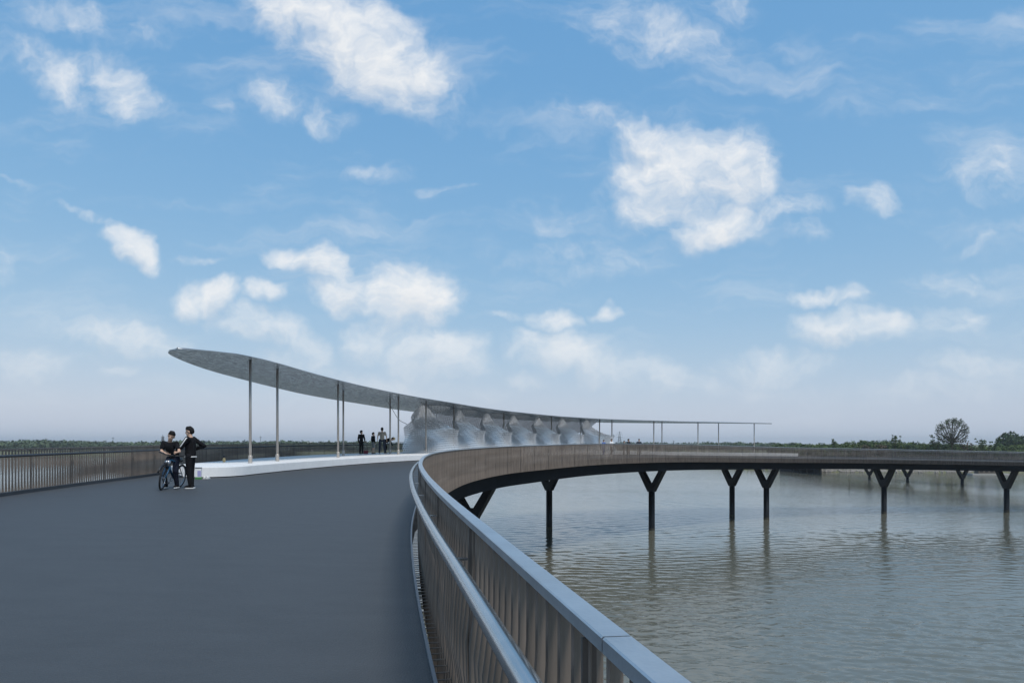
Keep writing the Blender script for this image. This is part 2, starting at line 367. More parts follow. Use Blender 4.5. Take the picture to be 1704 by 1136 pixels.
# ------------------------------------------------------------------ footbridge: deck, kerbs, girder
SG = np.concatenate([np.arange(S0, 60, .5), np.arange(60, S1, 1.0), [S1]])
bridge = empty('footbridge', tuple(pt(60, 8, -1.4)), label='wide curving dark grey footbridge sweeping right over the lake on forked piers', cat='bridge')
def bpart(name, vf, m, smooth=False):
    o = obj(name, mesh(name, vf[0], vf[1], smooth), m, None)
    o.parent = bridge; o.matrix_parent_inverse = Matrix.Translation(-Vector(bridge.location)); return o
EDGE = .15
def deck_prof(s):
    w = width(s); return [(EDGE+(w-2*EDGE)*k/8, 0) for k in range(9)]
v, f = sweep(SG, deck_prof, closed=False); dk = bpart('deck_surface', (v, [q[::-1] for q in f] if False else f), M['deck'], True)
GD = lambda s: float(np.interp(s, [45, 90], [1.36, 1.20]))
def gird(s):
    w = width(s); return [(EDGE+.01, -.012), (EDGE+.01, -.52), (EDGE+.28, -.55), (EDGE+.40, -GD(s)), (w-EDGE-.40, -GD(s)), (w-EDGE-.28, -.55), (w-EDGE-.01, -.52), (w-EDGE-.01, -.012)]
bpart('girder', sweep(SG, gird), M['girder'])
bpart('edge_angle', sweep(SG, lambda s: [(EDGE-.012, -.10), (EDGE+.012, -.10), (EDGE+.012, .022), (EDGE-.012, .022)]), M['angle'])
bpart('kerb', sweep(SG, lambda s: [(width(s)-EDGE-.09, -.02), (width(s)-EDGE, -.02), (width(s)-EDGE, .085), (width(s)-EDGE-.09, .085)]), M['kerb'])

# ------------------------------------------------------------------ railings
PITCH = .136; SW = .058; ST = .009; BELOW = .52
def slat_geom(ph, sign, nseg, origin=None):
    "twisted flat bar; local x along the rail, y towards the deck, z from deck level"
    zt = RAIL_H-.03; zs = np.linspace(-BELOW, zt, nseg+1); v = []
    c1 = .42+.36*math.sin(2*math.pi*ph); c2 = .42-.36*math.sin(2*math.pi*ph)
    for z in zs:
        k = max(math.exp(-((z-c1)/.17)**2), math.exp(-((z-c2)/.17)**2), 1 if z < -.02 else 0)
        a = R(sign*((35-40*k) if sign > 0 else (41-16*k))); y0 = (.03 if sign < 0 else .0)*math.sin(math.pi*(z+BELOW)/(zt+BELOW))*k
        fx, fy = math.sin(a), math.cos(a)
        for sw, st in ((-1,-1),(1,-1),(1,1),(-1,1)):
            v.append((fx*sw*SW/2+fy*st*ST/2, y0+fy*sw*SW/2-fx*st*ST/2, z))
    f = [(3,2,1,0), tuple(range(nseg*4, nseg*4+4))]
    for i in range(nseg):
        for j in range(4): a = i*4+j; b = i*4+(j+1) % 4; f.append((a, b, b+4, a+4))
    # short tab that ties the bar to the deck edge
    n = len(v)
    v += [(sx*.004, y, z) for z in (-.012, -.004) for sx, y in ((-1, .0), (1, .0), (1, EDGE-.013), (-1, EDGE-.013))]
    f += [tuple(n+i for i in q) for q in ((3,2,1,0),(4,5,6,7),(0,1,5,4),(1,2,6,5),(2,3,7,6),(3,0,4,7))]
    return v, f
def rail_line(side):
    "points, headings of a railing line at even pitch; side 0 = lake side nearest the camera, 1 = far side"
    ss = np.arange(S0+.05, S1-.05, .05)
    P = np.array([pt(s, width(s)*side) for s in ss]); L = np.concatenate([[0], np.cumsum(np.hypot(*np.diff(P[:, :2], axis=0).T))])
    return ss, P, L
def railing(side, label, near_from, top_mat):
    ss, P, L = rail_line(side); sgn = -1 if side == 0 else 1
    def loc(l): return np.array([np.interp(l, L, P[:, k]) for k in range(3)])
    def head(l): d = loc(l+.3)-loc(l-.3); return math.atan2(d[1], d[0])+(math.pi if side else 0)
    root = empty('railing', tuple(loc(30)), label=label, cat='railing', group=None)
    pinv = Matrix.Translation(-Vector(root.location))
    def part(o): o.parent = root; o.matrix_parent_inverse = pinv; return o
    NPH = 40; var = [mesh('slat', *slat_geom(k/NPH, sgn, 8)) for k in range(NPH)]
    for me in var: me.materials.append(M['slat'])
    ls = np.arange(.4, L[-1]-.4, PITCH); own = 0; rv = []; rf = []; cache = {}
    l0 = np.interp(near_from, ss, L)
    WL = 21.0
    for i, l in enumerate(ls):
        p = loc(l); h = head(l); ph = int(((l/WL) % 1)*NPH)
        if l >= l0 and own < 300:
            o = obj('slat', var[ph]); part(o); o.location = p; o.rotation_euler = (0, 0, h); own += 1
        else:
            k = (ph, 4 if L[-1] else 4)
            if k not in cache: cache[k] = slat_geom(ph/NPH, sgn, 5)
            gv, gf = cache[k]; c, s_ = math.cos(h), math.sin(h); n = len(rv)
            rv += [(p[0]+c*x-s_*y, p[1]+s_*x+c*y, p[2]+z) for x, y, z in gv]; rf += [tuple(a+n for a in q) for q in gf]
    part(obj('slat_run', mesh('slat_run', rv, rf), M['slat'], kind='stuff'))
    # posts with brackets every 2.04 m
    mb = MB().box((0, .02, RAIL_H/2-.27), (.012, .034, RAIL_H+.46)); post = mesh('post', mb.v, mb.f); post.materials.append(M['post'])
    mb = MB().box((0, HR_O/2+.03, RAIL_H-HR_D-.028), (.045, HR_O-.03, .010)).box((0, HR_O, RAIL_H-HR_D-.024), (.03, .02, .016)); brk = mesh('bracket', mb.v, mb.f); brk.materials.append(M['tube'])
    for l in np.arange(1.0, L[-1]-.5, PITCH*15):
        p = loc(l+PITCH/2); h = head(l)
        if p[1] < -1: continue
        po = part(obj('post', post, loc=p, rot=(0, 0, h)))
        b = obj('bracket', brk, None, po)
    sg = np.concatenate([np.arange(S0, 20, .2), np.arange(20, 110, .5), np.arange(110, S1, 1.0)])
    inn = -1 if side else 1
    W = .068
    def top(s):
        o = width(s)*side
        return [(o-W/2, RAIL_H-.034), (o+W/2, RAIL_H-.034), (o+W/2, RAIL_H-.004), (o+W/2-.004, RAIL_H), (o-W/2+.004, RAIL_H), (o-W/2, RAIL_H-.004)]
    # the bar comes in four-metre lengths with open joints; far off they read as one
    cuts = np.arange(-2.6, 62, 4.08)
    for a, b in zip(cuts[:-1], cuts[1:]): part(obj('top_bar', mesh('top_bar', *sweep(np.linspace(a+.003, b-.003, 17), top)), top_mat))
    part(obj('top_bar', mesh('top_bar', *sweep(np.arange(cuts[-1]+.003, S1, .6), top)), top_mat))
    part(obj('top_bar', mesh('top_bar', *sweep(np.arange(S0, cuts[0], .5), top)), top_mat))
    rr = .034
    def tb(s):
        o = width(s)*side+inn*HR_O
        return [(o+rr*math.cos(2*math.pi*k/12), RAIL_H-HR_D+rr*math.sin(2*math.pi*k/12)) for k in range(12)]
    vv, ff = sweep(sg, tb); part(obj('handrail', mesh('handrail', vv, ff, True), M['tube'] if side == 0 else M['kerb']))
    return root
HR_O, HR_D = .15, .17
railing(0, 'brown slatted railing with steel handrail curving away along the lake side', .3, M['rail_top'])
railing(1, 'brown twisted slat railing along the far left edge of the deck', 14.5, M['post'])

# ------------------------------------------------------------------ Y-shaped piers
def pier_mesh(top, spread=1.35):
    "stem from below the water to the fork, two flat arms up to the girder"
    mb = MB(); r = .30; fork = top-2.15
    mb.tube([(0, 0, -3), (0, 0, fork+.05)], r, 20)
    out = []
    for sx in (-1, 1):
        prof = [(0, fork-.02), (sx*.30, fork-.02), (sx*(spread+.28), top+.06), (sx*(spread-.26), top+.06), (sx*(spread-.50), top-.35), (sx*.20, fork+.80), (0, fork+.80)]
        n = len(prof); v = [(x, y, z) for y in (-.28, .28) for x, z in prof]
        f = [tuple(range(n)), tuple(range(2*n-1, n-1, -1))]+[(j, j+n, (j+1) % n+n, (j+1) % n) for j in range(n)]
        if sx > 0: f = [q[::-1] for q in f]
        m2 = MB().add(v, f); out.append(m2)
    return mb, out
piers = [(41.0, 2.6, 'forked pier nearest the camera, mostly hidden below the near railing'), (68.3, 4.0, 'forked pier left of centre in the lake, widest Y of the bridge'),
 (62.4, 11.2, 'pier whose fork is half hidden behind the curved girder'), (84.0, 7.4, 'left pier of the close pair under the middle of the bridge'), (84.9, 3.4, 'right pier of the close pair under the middle of the bridge'),
 (101.1, 3.2, 'single forked pier under the right hand stretch of the bridge'), (116.4, 3.2, 'forked pier nearest the right edge of the view'),
 (182.5, 3.8, 'far ramp pier just behind the pier at the right edge'), (198.5, 3.7, 'far ramp pier standing in front of the yellow bank strip'), (212.5, 3.7, 'far ramp pier touching the right arm of the single forked pier'), (226.5, 3.6, 'farthest ramp pier beside the dark landing')]
for s, o, lab in piers:
    p = pt(s, o); _, _, tx, ty, _, _ = cur(s)
    e = empty('bridge_pier', (p[0], p[1], 0), math.atan2(ty, tx)+math.pi/2, label='dark '+lab, cat='pier', group='forked piers carrying the footbridge')
    st, arms = pier_mesh(p[2]-GD(s)); st.build('stem', M['pier'], e, True)
    for a in arms: a.build('fork_arm', M['pier'], e)
    MB().tube([(0, 0, -.2), (0, 0, .22+.1*((s*7) % 1))], .304, 20, False).build('tide_band', M['tide'], e, True)

# ------------------------------------------------------------------ pavilion: platform, canopy, columns, mesh wall
PH = .39
PF = lambda s: float(np.interp(s, [26.3, 84, 92, 94.5], [7.75, 7.75, 8.2, 8.9])) if s > 26.3 else 9.05-1.30*math.sqrt(max(0, 1-((26.3-s)/1.85)**2))
PB = lambda s: 9.05+1.25*math.sqrt(max(0, 1-((26.3-s)/1.85)**2)) if s < 26.3 else float(np.interp(s, [26.3, 30, 36, 43, 50, 62, 72, 80, 88, 94.5], [10.3, 10.9, 12.0, 13.2, 13.8, 14.0, 13.6, 12.2, 10.4, 9.0]))
plat = empty('pavilion_platform', tuple(pt(45, 10)), label='long low white platform bench running along the deck under the canopy', cat='platform')
pinv = Matrix.Translation(-Vector(plat.location))
def plat_prof(s, lo, hi, ins):
    a, b = PF(s)+ins, PB(s)-ins; c = .03
    if b-a < .12: m = (a+b)/2; a, b = m-.06, m+.06
    return [(a, lo), (b, lo), (b, hi-c), (b-c, hi), (a+c, hi), (a+.008, hi-.008), (a, hi-c)]
cuts = list(np.arange(24.5, 94.6, 2.5))
for a, b in zip(cuts[:-1], cuts[1:]):
    ss = np.linspace(a+.004, b-.004, 7)
    if a < 26: ss = a+.004+(b-a-.008)*np.linspace(0, 1, 22)**2
    o = obj('platform_block', mesh('platform_block', *sweep(ss, lambda s: plat_prof(s, .035, PH, 0))), M['white'], plat); o.matrix_parent_inverse = pinv
o = obj('plinth', mesh('plinth', *sweep(np.arange(24.8, 94, .7), lambda s: plat_prof(s, .002, .036+.034, .05))), M['gap'], plat); o.matrix_parent_inverse = pinv

CAN_H = [(24,3.50),(26,3.46),(30,3.46),(33,3.41),(35,3.36),(38.4,3.26),(41.3,3.15),(43.3,3.02),(46.4,2.92),(48.5,2.80),(52.9,2.62),(59.7,2.42),(65.6,2.35),(73,2.36),(81,2.36),(95,2.42)]
def can_h(s): return float(np.interp(s, [a for a, _ in CAN_H], [b for _, b in CAN_H]))
CN = lambda s: float(np.interp(s, [25.4, 25.55, 25.9, 26.6, 27.6, 30, 80, 86, 89, 90.8], [9.9, 9.4, 8.9, 8.3, 7.95, 7.8, 7.8, 8.0, 8.3, 8.8]))
CF = lambda s: float(np.interp(s, [25.4, 25.7, 26.3, 27.2, 29, 31.2, 34.6, 37.5, 40.2, 42.7, 48.4, 51.4, 62, 74.6, 78.7, 83.4, 90.8], [9.95, 10.4, 10.8, 11.1, 11.6, 12.1, 12.7, 13.3, 14, 14.6, 15.5, 15.8, 16, 15.2, 13.2, 11.0, 8.85]))
def smooth1(fn, s, k=1.2): return sum(fn(s+d*k)*w for d, w in ((-1, .1), (-.5, .2), (0, .4), (.5, .2), (1, .1)))
def can_pt(s, t, dz):
    cn, cf = CN(s), CF(s)
    if s > 27.5: cn, cf = smooth1(CN, s), smooth1(CF, s)
    o = cn+(cf-cn)*t; p = pt(s, o); h = smooth1(can_h, s, 2)
    return (p[0], p[1], EYE+h+dz+.05*math.sin(s*.35+o*.5)*t*(1-t)*4)
def canopy_mat():
    m = mat('canopy_metal', (.40, .43, .45), .22, 1.0)
    nt = m.node_tree; N = nt.nodes; L = nt.links; b = N['Principled BSDF']
    tc = N.new('ShaderNodeTexCoord'); mp = N.new('ShaderNodeMapping'); mp.inputs['Scale'].default_value = (1.5, .55, 1); L.new(tc.outputs['Object'], mp.inputs[0])
    n = N.new('ShaderNodeTexNoise'); n.inputs['Scale'].default_value = 4.2; n.inputs['Detail'].default_value = 4; n.inputs['Roughness'].default_value = .65; n.inputs['Distortion'].default_value = .9; L.new(mp.outputs[0], n.inputs['Vector'])
    bp = N.new('ShaderNodeBump'); bp.inputs['Strength'].default_value = .9; bp.inputs['Distance'].default_value = .14; L.new(n.outputs['Fac'], bp.inputs['Height']); L.new(bp.outputs[0], b.inputs['Normal'])
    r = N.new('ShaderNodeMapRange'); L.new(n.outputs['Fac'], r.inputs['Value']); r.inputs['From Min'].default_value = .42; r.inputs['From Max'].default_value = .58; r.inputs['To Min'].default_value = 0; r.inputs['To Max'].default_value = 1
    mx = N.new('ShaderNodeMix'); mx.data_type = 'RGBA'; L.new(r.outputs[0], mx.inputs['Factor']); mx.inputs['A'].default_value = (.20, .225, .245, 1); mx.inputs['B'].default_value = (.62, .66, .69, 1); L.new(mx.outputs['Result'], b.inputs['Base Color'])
    return m
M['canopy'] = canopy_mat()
canopy = empty('pavilion_canopy', tuple(pt(50, 10, PH)), label='long thin wavy metal canopy roof rising to a rounded tip at left', cat='canopy')
pinvc = Matrix.Translation(-Vector(canopy.location))
cs = np.concatenate([[25.4, 25.45, 25.55, 25.7, 25.9, 26.2, 26.6, 27, 27.6], np.arange(28.2, 90.5, .6), [90.8]]); NT = 14
v = []; f = []
for s in cs:
    for k in range(NT+1): v.append(can_pt(s, k/NT, 0))
for i in range(len(cs)-1):
    for k in range(NT): a = i*(NT+1)+k; f.append((a, a+1, a+NT+2, a+NT+1))
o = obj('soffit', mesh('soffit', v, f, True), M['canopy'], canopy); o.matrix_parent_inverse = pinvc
v = []; f = []
for s in cs:
    for k in range(NT+1):
        t = k/NT; th = .036+.05*4*t*(1-t)*min(1, (s-25.4)/5); p = can_pt(s, t, th); v.append(p)
n1 = len(v)
for i in range(len(cs)-1):
    for k in range(NT): a = i*(NT+1)+k; f.append((a, a+NT+1, a+NT+2, a+1))
o = obj('roof_skin', mesh('roof_skin', v, f, True), M['canopy_edge'], canopy); o.matrix_parent_inverse = pinvc
# rim closing soffit and skin
rim = [can_pt(s, 0, 0) for s in cs]+[can_pt(s, 1, 0) for s in cs[::-1]]
rt = [(x, y, z+.035) for x, y, z in rim]; n = len(rim)
def out(p): return p
o = obj('rim', mesh('rim', rim+rt, [(i, (i+1) % n, (i+1) % n+n, i+n) for i in range(n)]), M['canopy_edge'], canopy); o.matrix_parent_inverse = pinvc

cols = [(28.7, 8.7), (31.3, 8.8), (36.8, 8.8), (39.7, 10.6), (43.7, 11.0), (42.7, 9.3), (46.4, 10.0), (49.6, 10.0), (54.9, 9.6), (61.0, 9.6), (66.7, 11.5), (67.0, 9.3), (70.0, 10.6), (74.2, 8.9), (78.4, 12.0), (80.7, 9.0), (85.0, 10.6), (88.9, 9.4)]
clab = ['first post from the left tip of the canopy', 'second post from the left tip of the canopy', 'left one of the two posts standing close together, nearer the camera', 'right one of the two posts standing close together, farther off',
 'post beside the bending visitor with the straw hat', 'post right of the straw hat visitor, crossed by the hanging cable', 'post inside the left end of the perforated wall', 'post in the first scallop of the perforated wall',
 'post in the third scallop of the perforated wall', 'post in the fifth scallop of the perforated wall', 'post just left of the last thick post inside the wall', 'last thick post inside the right end of the perforated wall',
 'first free post right of the perforated wall', 'left post of the pair right of the standing group', 'right post of the pair behind the standing group', 'third free post from the right tip of the canopy', 'second post from the right tip of the canopy', 'last post before the right tip of the canopy']
for (s, o_), lab in zip(cols, clab):
    p = pt(s, o_, PH); t = min(1, max(0, (o_-CN(s))/(CF(s)-CN(s)))); topz = can_pt(s, t, 0)[2]
    c = empty('canopy_post', tuple(p), label='slim steel '+lab, cat='post', group='slim posts under the canopy')
    MB().tube([(0, 0, .0), (0, 0, topz-p[2]+.04)], .056, 14).build('shaft', M['column'], c, True)
    MB().tube([(0, 0, .004), (0, 0, .30), (0, 0, .33)], [.085, .085, .066], 14).build('base_sleeve', M['column'], c)

# perforated wall
def perf_mat():
    m = bpy.data.materials.new('perforated_white_metal'); m.use_nodes = True; nt = m.node_tree; N = nt.nodes; L = nt.links; b = N['Principled BSDF']
    b.inputs['Base Color'].default_value = (.62, .63, .64, 1); b.inputs['Roughness'].default_value = .32; b.inputs['Metallic'].default_value = .45
    uv = N.new('ShaderNodeUVMap'); uv.uv_map = 'UVMap'
    sp = N.new('ShaderNodeSeparateXYZ'); L.new(uv.outputs[0], sp.inputs[0])
    def m_(op, a, bb=None):
        n = N.new('ShaderNodeMath'); n.operation = op
        for i, x in enumerate((a, bb)):
            if x is None: continue
            if isinstance(x, (int, float)): n.inputs[i].default_value = x
            else: L.new(x, n.inputs[i])
        return n.outputs[0]
    PX = .17
    row = m_('FLOOR', m_('DIVIDE', sp.outputs['Y'], PX))
    u = m_('ADD', m_('DIVIDE', sp.outputs['X'], PX), m_('MULTIPLY', m_('MODULO', row, 2), .5))
    fu = m_('ABSOLUTE', m_('SUBTRACT', m_('FRACT', u), .5)); fv = m_('ABSOLUTE', m_('SUBTRACT', m_('FRACT', m_('DIVIDE', sp.outputs['Y'], PX)), .5))
    hole = m_('LESS_THAN', m_('MAXIMUM', fu, fv), .215)
    tr = N.new('ShaderNodeBsdfTransparent'); mx = N.new('ShaderNodeMixShader'); L.new(hole, mx.inputs[0]); L.new(b.outputs[0], mx.inputs[1]); L.new(tr.outputs[0], mx.inputs[2])
    L.new(mx.outputs[0], N['Material Output'].inputs['Surface'])
    return m
M['perf'] = perf_mat()
WS0, WS1, NM = 46.0, 68.0, 7
def wall_sheet(name, fn, nu, nv, parent, pv, vmin=None):
    v = []; uvs = []; f = []
    for i in range(nu+1):
        for j in range(nv+1):
            u = i/nu; t = j/nv; p = fn(u, t); v.append(p)
    V = np.array(v).reshape(nu+1, nv+1, 3)
    # arc-length texture coordinates keep the holes square
    du = np.linalg.norm(np.diff(V, axis=0), axis=2).mean(axis=1); U = np.concatenate([[0], np.cumsum(du)])
    dv = np.linalg.norm(np.diff(V, axis=1), axis=2); T = np.concatenate([np.zeros((nu+1, 1)), np.cumsum(dv, axis=1)], axis=1)
    for i in range(nu):
        for j in range(nv): a = i*(nv+1)+j; f.append((a, a+nv+1, a+nv+2, a+1))
    me = mesh(name, v, f, True); ul = me.uv_layers.new(name='UVMap')
    for lp in me.loops: k = lp.vertex_index; ul.data[lp.index].uv = (U[k//(nv+1)], T[k//(nv+1), k % (nv+1)])
    o = obj(name, me, M['perf'], parent); o.matrix_parent_inverse = pv; return o
wall = empty('perforated_wall', tuple(pt(58, 11, PH)), label='silvery perforated metal wall of flowing bell shapes under the canopy', cat='wall')
pvw = Matrix.Translation(-Vector(wall.location))
def wpt(s, o_, t):
    b = pt(s, o_, PH+.01); top = can_pt(s, min(1, max(0, (o_-CN(s))/(CF(s)-CN(s)))), 0)[2]
    return (b[0], b[1], b[2]+(top-b[2])*t)
END = lambda t: float(np.interp(t, [0, .12, .3, .5, .58, .74, .9, 1], [-1.9, -1.75, -1.35, -1.65, -1.1, -.35, -.7, -.9]))
def ws(u, t):
    s = WS0+(WS1-WS0)*u
    e = END(t); a = max(0, 1-u*NM); b = max(0, 1-(1-u)*NM*1.2)
    return s+(e+.55)*a*a-(e+.4)*b*b*.75
def front(u, t):
    ph = u*NM-.35; c = .5+.5*math.cos(2*math.pi*ph)            # 1 at a bell, 0 at a scallop
    tt = (.50+.49*c**1.25)*t
    flare = math.exp(-tt/.13)
    lip = 9.25-.40*min(1, tt/.5)**2-.30*flare                             # scallop: cup with a lip leaning out over the deck
    bell = 9.45+1.25*math.sin(math.pi*min(1, tt/.85)*.5)**1.5-.75*max(0, tt-.7)/.3-.40*flare
    aa = max(0, 1-u*NM)
    o_ = lip*(1-c)+bell*c+1.7*aa*aa
    return wpt(ws(u, tt), o_, tt)
def back(u, t):
    ph = u*NM-.35; c = .5+.5*math.cos(2*math.pi*ph)
    o_ = 13.0-3.3*max(0, (t-.25)/.75)**1.15*(1-.3*c)+.35*c*math.sin(math.pi*t)
    k = max(0, 1-u*NM*.8); k2 = max(0, 1-(1-u)*NM)
    sh = float(np.interp(t, [0, .55, .74, .88, 1], [3.0, 2.4, 1.0, .8, .75]))
    return wpt(WS0+(WS1-WS0)*u-.9*k+sh*k-k2*sh*.6, o_, t)
wall_sheet('front_skin', front, 196, 22, wall, pvw)
wall_sheet('back_skin', back, 168, 22, wall, pvw)
# free-hanging cable at the wall's left end
pA = Vector(can_pt(43.2, .45, 0)); pB = Vector(front(0, 1))
pts = []
for k in range(13):
    t = k/12; p = pA.lerp(pB, t); p.z -= .35*math.sin(math.pi*t)**1.2; p.x += .06*math.sin(6*t); pts.append(p)
MB().tube(pts, .018, 6).build('hanging_cable', M['cable'], None, True, label='thin dark cable hanging from canopy to left end of perforated wall', cat='cable')

# ------------------------------------------------------------------ trees, shrubs, far bank
def leaf_quads(cent, rad, n, size, r, flat=.5, shell=.5):
    "n small leaf clumps through an ellipsoid crown, thicker towards its skin"
    d = r.normal(size=(n, 3)); d /= np.linalg.norm(d, axis=1)[:, None]
    k = (r.random(n)**(1/3))*(1-shell)+shell*(.72+.33*r.random(n)); p = cent+d*k[:, None]*rad
    a = r.normal(size=(n, 3)); a /= np.linalg.norm(a, axis=1)[:, None]; b = np.cross(a, d); b /= np.linalg.norm(b, axis=1)[:, None]+1e-9
    s = size*(.5+r.random(n))[:, None]
    q = np.stack([p-a*s-b*s*flat, p+a*s*.8-b*s*flat*1.2, p+a*s+b*s*flat, p-a*s*.7+b*s*flat*1.1], 1).reshape(-1, 3)
    return q
def quads_mesh(name, q):
    me = bpy.data.meshes.new(name); n = len(q)//4
    me.vertices.add(len(q)); me.vertices.foreach_set('co', np.asarray(q, np.float32).ravel())
    me.loops.add(n*4); me.loops.foreach_set('vertex_index', np.arange(n*4, dtype=np.int32))
    me.polygons.add(n); me.polygons.foreach_set('loop_start', np.arange(n, dtype=np.int32)*4); me.update(); me.validate(); return me
def leaf_mat(name, c1, c2, scale=.35):
    m = mat(name, c1, .75, color2=c2, vscale=scale); b = m.node_tree.nodes['Principled BSDF']; b.inputs['Specular IOR Level'].default_value = .25; return m
M['leaf_far'] = leaf_mat('leaf_far_green', (.060, .090, .055), (.095, .130, .070), .06)
M['leaf_pine'] = leaf_mat('leaf_pine', (.022, .042, .030), (.040, .065, .040), .08)
M['leaf_mid'] = leaf_mat('leaf_mid_green', (.035, .062, .018), (.080, .115, .035), .15)
M['leaf_dark'] = leaf_mat('leaf_dark_green', (.022, .045, .020), (.045, .075, .032), .15)
M['leaf_brown'] = leaf_mat('leaf_reddish', (.055, .038, .026), (.085, .062, .040), .4)
M['bark'] = mat('bark', (.060, .050, .042), .9, 0, .25, 6)
def bank_y(x):
    P = np.array(SHORE)[::-1]; return float(np.interp(x, P[:, 0], P[:, 1]))

# far woods across the lake: one green mass
def woodland(name, spots, m, label, conifer=False, per=70, leaf=.75):
    q = []
    for (x, y, h, w) in spots:
        if conifer:
            for k in range(5):
                t = k/5; q.append(leaf_quads(np.array((x, y, 3+h*(.2+.75*t))), np.array((w*.5*(1-t)+.3, w*.5*(1-t)+.3, h*.14)), per//5, .9*(1.2-t), rng))
        else:
            for k in range(4):
                q.append(leaf_quads(np.array((x+rng.normal()*w*.22, y+rng.normal()*w*.2, 2.6+h*(.45+.25*rng.random()))), np.array((w*.42, w*.42, h*.38)), per//4, leaf, rng))
    return obj(name, quads_mesh(name, np.concatenate(q)), m, kind='stuff', label=label, cat='woodland')
spots = []
for px in np.arange(-60, 1330, 3.2):
    for row in range(2):
        Y = 505+row*22+rng.random()*14+(40 if 640 < px < 1300 else 0); x = (px+rng.normal()*2-852)/F*Y
        if px < 300: top = 732.3-1.3*math.sin(px*.021+.4)+ (0 if px > 30 else 1)
        elif px < 640: top = 733.2+.9*math.sin(px*.05)
        else: top = 735.3+.8*math.sin(px*.04)
        h = EYE+(HY-top)/F*Y-2.6-rng.random()*2.2
        spots.append((x, Y, max(4, h), 8.5))
woodland('far_woodland', spots, M['leaf_far'], 'low band of hazy green woodland along the far shore', per=110)
spots = []
for a, b, top in ((38, 80, 729.3), (118, 150, 731.2), (360, 400, 732.2), (405, 425, 730.5), (450, 520, 732.5), (338, 350, 731)):
    for px in np.arange(a, b, 2.4):
        Y = 560+rng.random()*10; spots.append(((px-852)/F*Y, Y, EYE+(HY-top+rng.normal()*.8)/F*Y-3, 4.2))
woodland('far_conifers', spots, M['leaf_pine'], 'darker spiky rows of conifers above the far shore', True, 60)

# scrub on the right bank, nearer
spots = []
for px in np.arange(1290, 1730, 4.0):
    for row in range(2):
        Y = 226+row*9+rng.random()*6
        top = float(np.interp(px, [1290, 1330, 1380, 1400, 1470, 1510, 1530, 1560, 1590, 1640, 1670, 1730], [739, 738.5, 736.5, 734.5, 731.5, 733, 736, 735.5, 738, 741, 740, 737]))
        spots.append(((px-852)/F*Y, Y, EYE+(HY-top)/F*Y-2.6-rng.random()*.9, 4.4))
woodland('bank_scrub', spots, M['leaf_mid'], 'green scrub and young trees along the right bank', per=340, leaf=.26)
def bush(px, base_y, Y, wpx, hpx, m, label, name='shrub', n=700, cat='shrub', size=.22):
    g = at(px, HY, Y); z0 = 2.4; w = wpx/F*Y/2; h = (EYE+(HY-base_y+hpx)/F*Y)-z0
    e = empty(name, (g.x, Y, z0), label=label, cat=cat)
    mb = MB()
    for k in range(6):
        a = rng.random()*6.28; mb.tube([(0, 0, -.3), (math.cos(a)*w*.25, math.sin(a)*w*.25, h*.35), (math.cos(a)*w*.6, math.sin(a)*w*.5, h*.75)], [.09, .06, .02], 5)
    mb.build('stem', M['bark'], e)
    q = [leaf_quads(np.array((rng.normal()*w*.35, rng.normal()*w*.3, h*(.55+.2*rng.random()))), np.array((w*.6, w*.6, h*.36)), n//6, size, rng) for k in range(6)]
    obj('crown', quads_mesh('crown', np.concatenate(q)), m, e); return e
bush(1610, 748, 224, 26, 15, M['leaf_brown'], 'reddish brown twiggy shrub right of the round bare tree', n=260)
bush(1440, 749, 223, 24, 9, M['leaf_brown'], 'low reddish brown shrub in the scrub left of the round tree', n=300)
bush(1466, 749, 223, 26, 9, M['leaf_brown'], 'wide reddish low shrub left of the round tree, nearer to it', n=300)
bush(1520, 749, 222, 26, 13, M['leaf_dark'], 'rounded dark green bush between the scrub and the round tree', n=700)
bush(1577, 749, 228, 34, 12, M['leaf_dark'], 'dark green bush at the foot of the round bare tree', n=700)
bush(1690, 748, 262, 52, 28, M['leaf_dark'], 'big dark green tree mass cut by the right edge', 'broadleaf_tree', 2400, 'tree', .4)
bush(1662, 749, 240, 40, 12, M['leaf_dark'], 'dark green bush left of the big dark tree at the right edge', n=800)
def sapling(px, Y, top_y, spread_px, n, label):
    g = at(px, HY, Y); z0 = 2.4; h = EYE+(HY-top_y)/F*Y-z0; w = spread_px/F*Y/2
    e = empty('young_tree', (g.x, Y, z0), label=label, cat='tree'); mb = MB(); q = []
    for k in range(n):
        a = rng.random()*6.28; rr = w*rng.random()**.5; hh = h*(.72+.28*rng.random()) if k else h
        tip = (math.cos(a)*rr*1.0, math.sin(a)*rr, hh)
        mb.tube([(0, 0, -.3), (tip[0]*.45, tip[1]*.45, hh*.5), tip], [.09, .05, .02], 5)
        for c in range(5):
            t = .55+.45*rng.random(); q.append(leaf_quads(np.array((tip[0]*t+rng.normal()*.2, tip[1]*t, hh*t)), np.array((.42, .42, .30)), 14, .17, rng))
    mb.build('trunk', M['bark'], e); obj('crown', quads_mesh('crown', np.concatenate(q)), M['leaf_mid'], e)
sapling(1490, 222, 721, 26, 9, 'thin young tree with open leafy shoots above the scrub at left')
sapling(1560, 221, 723, 30, 12, 'open leafy sapling clump touching the left side of the round tree')
sapling(1642, 221, 726, 42, 14, 'spread of leafy saplings right of the round bare tree')
sapling(1388, 222, 731, 9, 4, 'small sapling poking above the scrub left of the others')
